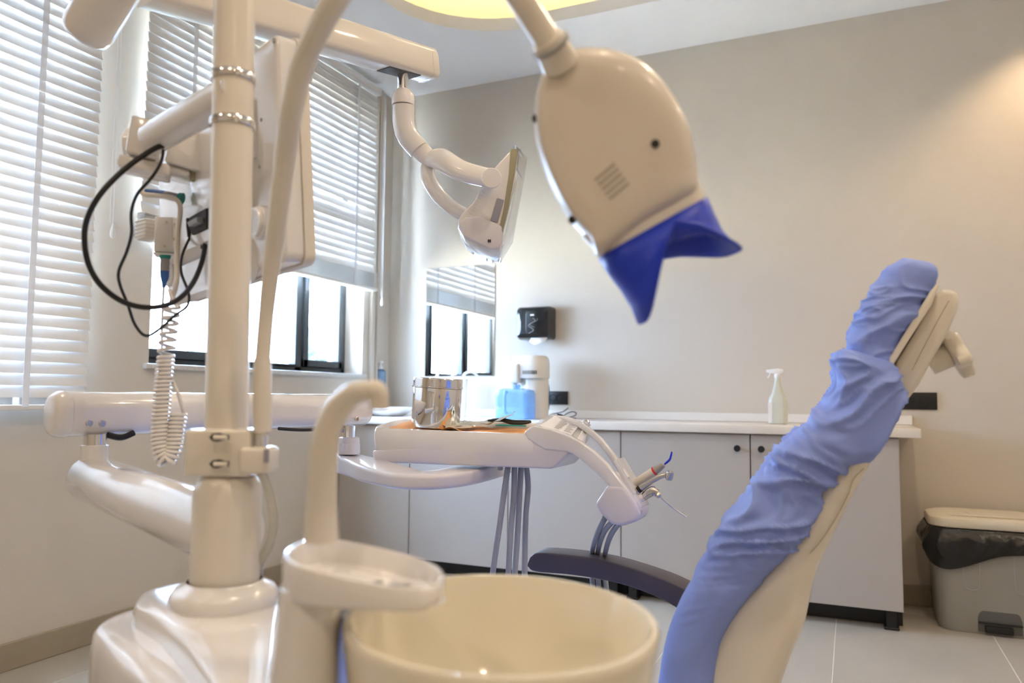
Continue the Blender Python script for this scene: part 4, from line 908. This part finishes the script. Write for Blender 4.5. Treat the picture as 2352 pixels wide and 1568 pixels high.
for z, ex in ((.01, .10), (zc_t-.35, .07), (zc_t-.16, .024), (zc_t-.07, .006), (zc_t-.017, 0)):
    rings.append([uw((u0+u1)/2-ex*.35+x, hw+.005+y, z) for x, y in rr(u1-u0+ex*.8, .10+ex*.3, .03, 6)])
obj('pedestal', MB().loft(rings), 'white', cu_)
gb_ = at(740, 1232, .66); 
fil = [at(738, 1235, .665), at(739, 1160, .66), at(741, 1080, .65), at(750, 1000, .645), at(775, 940, .64), at(815, 903, .63), at(852, 897, .62)]
obj('filler_pipe', MB().tube(fil, [.0152, .0134, .0124, .0119, .0113, .0098, .0085], 24), 'ivory', cu_, ang=60)
e0_, e1_ = at(868, 890, .62), at(872, 955, .62)
obj('filler_outlet', MB().tube([at(848, 897, .622), at(862, 895, .62), at(871, 904, .62), at(872, 922, .62), at(872, 940, .62)], [.0086, .0084, .0080, .0076, .0074], 20), 'ivory', cu_, ang=60)
obj('rinse_nozzle', MB().tube([at(906, 1340, .625), at(905, 1372, .625), at(903, 1400, .625)], [.0050, .0047, .0036], 12), 'grey_tool', cu_)
# spittoon bowl
bc_ = at(1152, 1417, .665); R_ = .139
sb = thing('spittoon_bowl', 'large cream ceramic spittoon bowl in front of the chair', 'bowl', (bc_.x, bc_.y, bc_.z-.2))
tb = Matrix.Translation(bc_) @ Matrix.Rotation(math.radians(1.2), 4, du_w) @ Matrix.Rotation(math.radians(2.0), 4, du_u) 
prof = [(.05, -.20), (.075, -.195), (.10, -.17), (.118, -.12), (.130, -.06), (R_-.003, -.008), (R_-.002, -.002), (R_-.004, .0015), (R_-.008, .0015), (R_-.0105, -.003), (.121, -.05), (.108, -.085), (.085, -.112), (.05, -.126), (.02, -.130), (.0, -.130)]
mb = MB().lathe(prof, (0, 0, 0), n=72, cap0=True); mb.v = [tuple(tb @ V(p)) for p in mb.v]
obj('ceramic_bowl', mb, 'ceramic', sb, ang=60)
obj('bowl_pedestal', MB().lathe([(.06, 0), (.05, .2), (.052, bc_.z-.205)], (bc_.x, bc_.y, .01), n=32, cap0=True, cap1=True), 'white', sb)

# ================================================================== WHITENING LAMP
wl = thing('whitening_lamp', 'cream teeth whitening lamp head with deep blue mouth shield', 'dental lamp', at(603, 1000, .95))
obj('base_sleeve', MB().tube([at(603, 998, .952), at(603, 990, .952), at(603, 930, .952), at(603, 822, .952)], [.0075, .0112, .0118, .0108], 20, smooth=False), 'ivory', wl)
arm = [at(603, 828, .952), at(612, 720, .95), at(625, 600, .93), at(640, 480, .90), at(655, 360, .87), at(672, 240, .83), at(702, 130, .80), at(765, 10, .76), at(850, -110, .73), at(980, -190, .71), at(1100, -130, .70), at(1190, -10, .71), at(1230, 50, .72), at(1262, 100, .725)]
obj('flexible_arm', MB().tube(arm, [.0095, .0095, .0108, .0120, .0126, .0126, .0126, .0126, .0126, .0126, .0126, .0126, .0130, .0130], 24), 'ivory', wl, ang=60)
obj('swivel_joint', MB().tube([at(1255, 90, .722), at(1272, 118, .73), at(1285, 145, .74)], [.0160, .0175, .019], 24), 'ivory', wl, ang=60)
obj('joint_ring', MB().tube([at(1263, 100, .723), at(1267, 107, .725)], [.0195, .0195], 24), 'grey', wl)
# head: egg outline, long axis from the joint to the shield; outline given at the head's mid plane
DL = .76
ol_px = [(1290, 120), (1340, 108), (1400, 110), (1455, 128), (1505, 165), (1550, 220), (1585, 290), (1600, 360), (1603, 400), (1600, 450), (1490, 520), (1385, 590), (1360, 555), (1310, 500), (1270, 430), (1240, 350), (1228, 270), (1235, 200), (1255, 150)]
def crs(P, res=3):
    out = []; n = len(P)
    for i in range(n):
        p0, p1_, p2_, p3 = [V((*P[(i+k) % n], 0)) for k in (-1, 0, 1, 2)]
        for k in range(res):
            t_ = k/res; q_ = .5*((2*p1_)+(-p0+p2_)*t_+(2*p0-5*p1_+4*p2_-p3)*t_*t_+(-p0+3*p1_-3*p2_+p3)*t_**3); out.append((q_.x, q_.y))
    return out
out2 = crs(ol_px); 
mc = V((1410, 330)); hd = MB(); 
side = at(1600, 300, 1)-at(1410, 330, 1); nrm = -FW
def hl(k, dd, sx=0, sy=0): return [at(mc.x+sx+(x-mc.x)*k, mc.y+sy+(y-mc.y)*k, DL) - FW*dd for x, y in out2]
hh = obj('lamp_head', hd.loft([hl(.70, -.050, 30, -10), hl(.90, -.045, 16, -6), hl(.985, -.030, 4, -2), hl(1, -.012), hl(.992, .000, -1, 1), hl(.972, .009, -4, 3), hl(.94, .0165, -9, 6), hl(.90, .0215, -14, 10), hl(.85, .0245, -20, 15), hl(.78, .0258, -24, 18), hl(.6, .026, -24, 18), hl(.3, .026, -24, 18)]), 'cream', wl, ang=180)
for (px, py) in ((1351, 135), (1505, 330), (1315, 503), (1232, 270)):
    k_ = .0268 if px == 1505 else (.026 if px == 1351 else .020)
    obj('screw_hole', MB().lathe([(.0042, 0), (.0042, .0008), (0, .0008)], at(px, py, DL-k_) - FW*(.0 if px == 1505 else -.004), -FW, 14), 'dark_hole', hh, smooth=False)
for k in range(5):
    a_ = (1366+k*10.5, 414+k*9.2+0); dx_ = (42, -38)
    p_a = at(1367+k*8.0, 413+k*11.0, DL-.0255); p_b = at(1367+k*8.0+45, 413+k*11.0-37, DL-.0255)
    obj('vent_slit', MB().tube([p_a, p_b], .0016, 6), 'grey_tool', hh)
# neck of the head and the blue shield
def ring_px(pts, dd): return [at(x, y, DL)-FW*dd for x, y in pts]
ax0, ax1 = V((1385, 592)), V((1620, 455))
def mouth(a, b, depth_half, n=28, sag=0, wing=0, shift=(0, 0)):
    a = V(a); b = V(b); out = []
    for i in range(n):
        t_ = 2*PI*i/n; c_ = math.cos(t_); s_ = math.sin(t_)
        m_ = (a+b)/2; h_ = (a-b)/2
        p = m_+h_*math.copysign(abs(c_)**.75, c_)+V(shift)
        s2 = math.copysign(abs(s_)**.6, s_)
        sf = (1+.65*max(0, s2))*(1-abs(c_))**1.1; q_ = V((sag[0]*sf, sag[1]*sf)) if sag else V((0, 0))
        out.append(at(p.x+q_.x, p.y+q_.y, DL)-FW*(s2*depth_half-.010))
    return out
obj('shield_neck', MB().loft([mouth((1340, 540), (1598, 395), .026), mouth((1382, 585), (1618, 447), .030), mouth((1387, 592), (1622, 455), .030)]), 'ivory', hh, ang=60)
sh_ = MB().loft([mouth((1378, 590), (1626, 452), .033), mouth((1400, 625), (1640, 490), .036, sag=(-4, -5)), mouth((1432, 665), (1658, 530), .042, sag=(-12, -22)), mouth((1458, 705), (1680, 560), .050, sag=(-25, -55)), mouth((1475, 745), (1700, 576), .056, sag=(-38, -85))], False, False)
so_ = obj('mouth_shield', sh_, 'deep_blue', wl, ang=80); so_.modifiers.new('thick', 'SOLIDIFY').thickness = .0022

# ================================================================== DENTAL CHAIR
NY0, NY1 = 1.32, 1.74          # near and far side of the backrest
Lp = [(1500, 1640), (1508, 1568), (1520, 1490), (1548, 1400), (1600, 1305), (1660, 1212), (1735, 1125), (1800, 1040), (1868, 955), (1912, 900), (1916, 850), (1925, 808), (1950, 796)]
Rp = [(1640, 1640), (1640, 1568), (1655, 1478), (1700, 1400), (1760, 1332), (1818, 1262), (1865, 1190), (1905, 1115), (1960, 1062), (2030, 1010), (2072, 940), (2078, 880), (2045, 828)]
def seg(P, n):
    out = []
    for i in range(len(P)-1):
        p0 = P[i-1] if i else P[0]*2-P[1]; p1_, p2_ = P[i], P[i+1]; p3 = P[i+2] if i+2 < len(P) else P[-1]*2-P[-2]
        for k in range(n):
            t_ = k/n; out.append(.5*((2*p1_)+(-p0+p2_)*t_+(2*p0-5*p1_+4*p2_-p3)*t_*t_+(-p0+3*p1_-3*p2_+p3)*t_**3))
    out.append(P[-1]); return out
ch = thing('dental_chair', 'reclined dental chair with ivory back shell and dark armrest', 'dental chair', (-.75, 1.55, 0))
def cushion(Lp, Rp, y0, y1, amp, nseg, wr, endround, seed):
    Ls = seg([aty(px, py, y0+.02) for px, py in Lp], nseg); Rs = seg([aty(px, py, y0+.02) for px, py in Rp], nseg)
    rings = []; N = len(Ls); s_acc = 0
    for i in range(N):
        if i: s_acc += (Ls[i]-Ls[i-1]).length
        l, r = Ls[i], Rs[i]; mid = (l+r)/2; d = (l-r); th = d.length; d.normalize()
        yk = 1.0; 
        e_ = min(1, (N-1-i)/max(1, endround*nseg)); shrink = math.sqrt(max(.02, 1-(1-e_)**2)) if endround else 1
        ring = []
        W_ = (y1-y0)
        R2 = rr(th, W_*(.75+.25*shrink), min(.045, th*.46), 8)
        # resample flat parts for wrinkles
        full = []
        for a_, b_ in zip(R2, R2[1:]+R2[:1]):
            ln = math.hypot(b_[0]-a_[0], b_[1]-a_[1]); m_ = max(1, int(ln/.012))
            for k in range(m_): full.append((a_[0]+(b_[0]-a_[0])*k/m_, a_[1]+(b_[1]-a_[1])*k/m_))
        # fixed count
        M_ = 230; tot = [0]
        cl = full+[full[0]]
        for a_, b_ in zip(cl, cl[1:]): tot.append(tot[-1]+math.hypot(b_[0]-a_[0], b_[1]-a_[1]))
        jj = 0
        for k in range(M_):
            tt = tot[-1]*k/M_
            while tot[jj+1] < tt: jj += 1
            f_ = (tt-tot[jj])/max(1e-9, tot[jj+1]-tot[jj]); x = cl[jj][0]+(cl[jj+1][0]-cl[jj][0])*f_; y = cl[jj][1]+(cl[jj+1][1]-cl[jj][1])*f_
            nrm_ = V((x/(th*.5)*abs(x/(th*.5)), y/(W_*.5)*abs(y/(W_*.5))**3, 0)); 
            if nrm_.length > 0: nrm_.normalize()
            g = wr(s_acc)
            q1 = x*math.cos(.5)-s_acc*math.sin(.5); q2 = s_acc*math.cos(.5)+x*math.sin(.5)
            P3 = V((q2*22, q1*10, y*9+seed)); w3 = V((noise.noise(P3*.5), noise.noise(P3*.5+V((9, 3, 1))), 0))*1.2
            r1 = 1-abs(noise.noise(P3+w3))*2.4; r2 = 1-abs(noise.noise((P3+w3)*2.1+V((5, 1, 2))))*2.4
            nz_ = .55*(max(0, r1)**2)+.30*(max(0, r2)**2)+noise.noise(P3*.35)*.8-.1
            dis = amp*g*nz_
            pos = mid+d*(x+nrm_.x*dis)+V((0, (y0+y1)/2-mid.y+y+nrm_.y*dis, 0))
            ring.append(pos)
        rings.append(ring)
    return rings
wrf = lambda s_: max(.06, min(1, (s_-.22)/.12))
rg = cushion(Lp, Rp, NY0, NY1, .022, 16, wrf, 2.0, 1.0)
o = obj('backrest_cover', MB().loft(rg), 'blue_cover', loc=(rg[0][0].x, 1.53, rg[0][0].z), ang=180)
tag(o, 'wrinkled blue disposable cover stretched over the chair backrest', 'chair cover')
Lh = [(1950, 830), (1958, 780), (1975, 728), (1992, 690), (2025, 640), (2055, 608), (2085, 590)]
Rh = [(2035, 860), (2052, 808), (2080, 760), (2108, 712), (2132, 668), (2152, 628), (2140, 600)]
rg = cushion(Lh, Rh, NY0+.05, NY1-.08, .013, 18, lambda s_: 1.0 if s_ < .2 else .4, 1.6, 9.0)
o = obj('headrest_cover', MB().loft(rg), 'blue_cover', loc=(rg[0][0].x, 1.5, rg[0][0].z), ang=180)
tag(o, 'pleated blue disposable cover over the headrest cushion', 'headrest cover')
# headrest bracket
def yp(pts, y): return [aty(px, py, y) for px, py in pts]
hb = obj('headrest_plate', MB().prism(yp([(2152, 650), (2157, 654), (2140, 700), (2050, 838), (2060, 860), (2040, 850), (2037, 830), (2100, 728), (2135, 670)], NY0+.06), (0, 0, 0), (0, .27, 0), .002), 'ivory', ch)
obj('headrest_bracket', MB().prism(yp([(2136, 700), (2146, 678), (2163, 664), (2182, 661), (2198, 670), (2206, 688), (2200, 712), (2180, 760), (2150, 812), (2110, 885), (2080, 925), (2050, 880), (2060, 830), (2100, 765)], NY0+.10), (0, 0, 0), (0, .17, 0), .010, 3), 'ivory', ch, ang=60)
obj('bracket_seam', MB().tube(yp([(2180, 690), (2160, 725), (2128, 785), (2095, 850)], NY0+.0995), .0005, 4), 'recess_line', ch)
kn = aty(2160, 812, NY0+.2); kd = V((.84, 0, -.30)).normalized(); ka = aty(2186, 815, NY0+.19)
kb_ = obj('knob_hub', MB().lathe([(.022, -.035), (.022, -.002), (.018, 0)], ka-kd*.004, V((.86, .0, .40)).normalized(), 24, cap0=True, cap1=True), 'ivory', ch)
kax = V((.86, 0, .40)).normalized(); k1 = V((0, 1, 0)); k2 = kax.cross(k1)
rings = []
for h_, k_ in ((-.004, .85), (.0, 1), (.016, 1), (.022, .85), (.0235, .5)):
    rings.append([ka+kax*h_+(k1*math.cos(2*PI*i/60)+k2*math.sin(2*PI*i/60))*(.039*(1+.16*math.cos(5*2*PI*i/60+1.2)))*k_ for i in range(60)])
obj('lobed_knob', MB().loft(rings), 'ivory', kb_, ang=50)
# ivory shell behind the cushion
SL = [(1600, 1640), (1605, 1560), (1630, 1470), (1680, 1395), (1742, 1322), (1800, 1245), (1850, 1170), (1890, 1100), (1945, 1050), (2010, 1010)]
SR = [(1770, 1640), (1796, 1565), (1820, 1500), (1846, 1437), (1860, 1370), (1876, 1309), (1910, 1235), (1944, 1167), (1993, 1074), (2030, 1006)]
Ls = seg(yp(SL, NY0+.05), 6); Rs = seg(yp(SR, NY0+.05), 6); rings = []
for l, r in zip(Ls, Rs):
    mid = (l+r)/2; d = l-r; th = max(.006, d.length); d.normalize()
    rings.append([mid+d*x+V((0, .5*(NY0+NY1)-mid.y+y+.0, 0)) for x, y in rr(th, (NY1-NY0)-.06, min(.035, th*.45), 6)])
obj('backrest_shell', MB().loft(rings), 'ivory', ch, ang=60)
obj('shell_seam', MB().tube(yp([(1950, 1130), (1925, 1180), (1890, 1235), (1860, 1270)], NY0+.028), .0012, 6).tube(yp([(1985, 1075), (1960, 1100), (1950, 1130)], NY0+.028), .0008, 6), 'recess_line', ch)
# armrest on the far side
AY = 1.86
ar = [(1208, 1300), (1212, 1288), (1228, 1268), (1240, 1262), (1320, 1268), (1400, 1282), (1470, 1302), (1540, 1328), (1600, 1352), (1620, 1400), (1590, 1402), (1548, 1388), (1500, 1362), (1440, 1338), (1370, 1322), (1300, 1314), (1230, 1310)]
def arm_ring(px_top, py_top, px_b, py_b):
    a_ = aty(px_top, py_top, AY); b_ = aty(px_b, py_b, AY); return a_, b_
tops = [(1222, 1275), (1240, 1268), (1320, 1274), (1400, 1288), (1470, 1308), (1540, 1333), (1600, 1362), (1680, 1400)]
bots = [(1212, 1300), (1232, 1312), (1300, 1318), (1370, 1328), (1440, 1344), (1510, 1370), (1560, 1398), (1620, 1440)]
Ts = seg(yp(tops, AY), 4); Bs = seg(yp(bots, AY), 4); rings = []
for i, (a_, b_) in enumerate(zip(Ts, Bs)):
    m_ = (a_+b_)/2; d = a_-b_; th = d.length; d.normalize(); k_ = min(1, .85+i*.08)
    rings.append([m_+d*z+V((0, y+.035, 0)) for y, z in rr(.085, th*k_, th*.12*k_, 3)])
obj('armrest', MB().loft(rings), 'armrest', ch, ang=50)
obj('armrest_support', MB().tube([V((-.30, AY+.03, .53)), V((-.33, AY+.02, .40)), V((-.45, 1.72, .33))], .022, 14), 'ivory', ch)
obj('seat', MB().loft([[V((-.95+x, 1.53+y, z)) for x, y in rr(1.10*k, .46*k, .1, 6)] for z, k in ((.34, .92), (.36, .98), (.40, 1), (.43, .98), (.44, .93))]), 'blue_cover', ch)
obj('hip_joint', MB().box((-.46, 1.40, .28), (-.20, 1.66, .40), .02, 3), 'ivory', ch)
obj('chair_base', MB().loft([[V((-.85+x, 1.53+y, z)) for x, y in rr(a1, b1, .08, 6)] for z, a1, b1 in ((.001, .8, .42), (.05, .78, .40), (.08, .4, .3), (.34, .35, .25))]), 'ivory', ch)
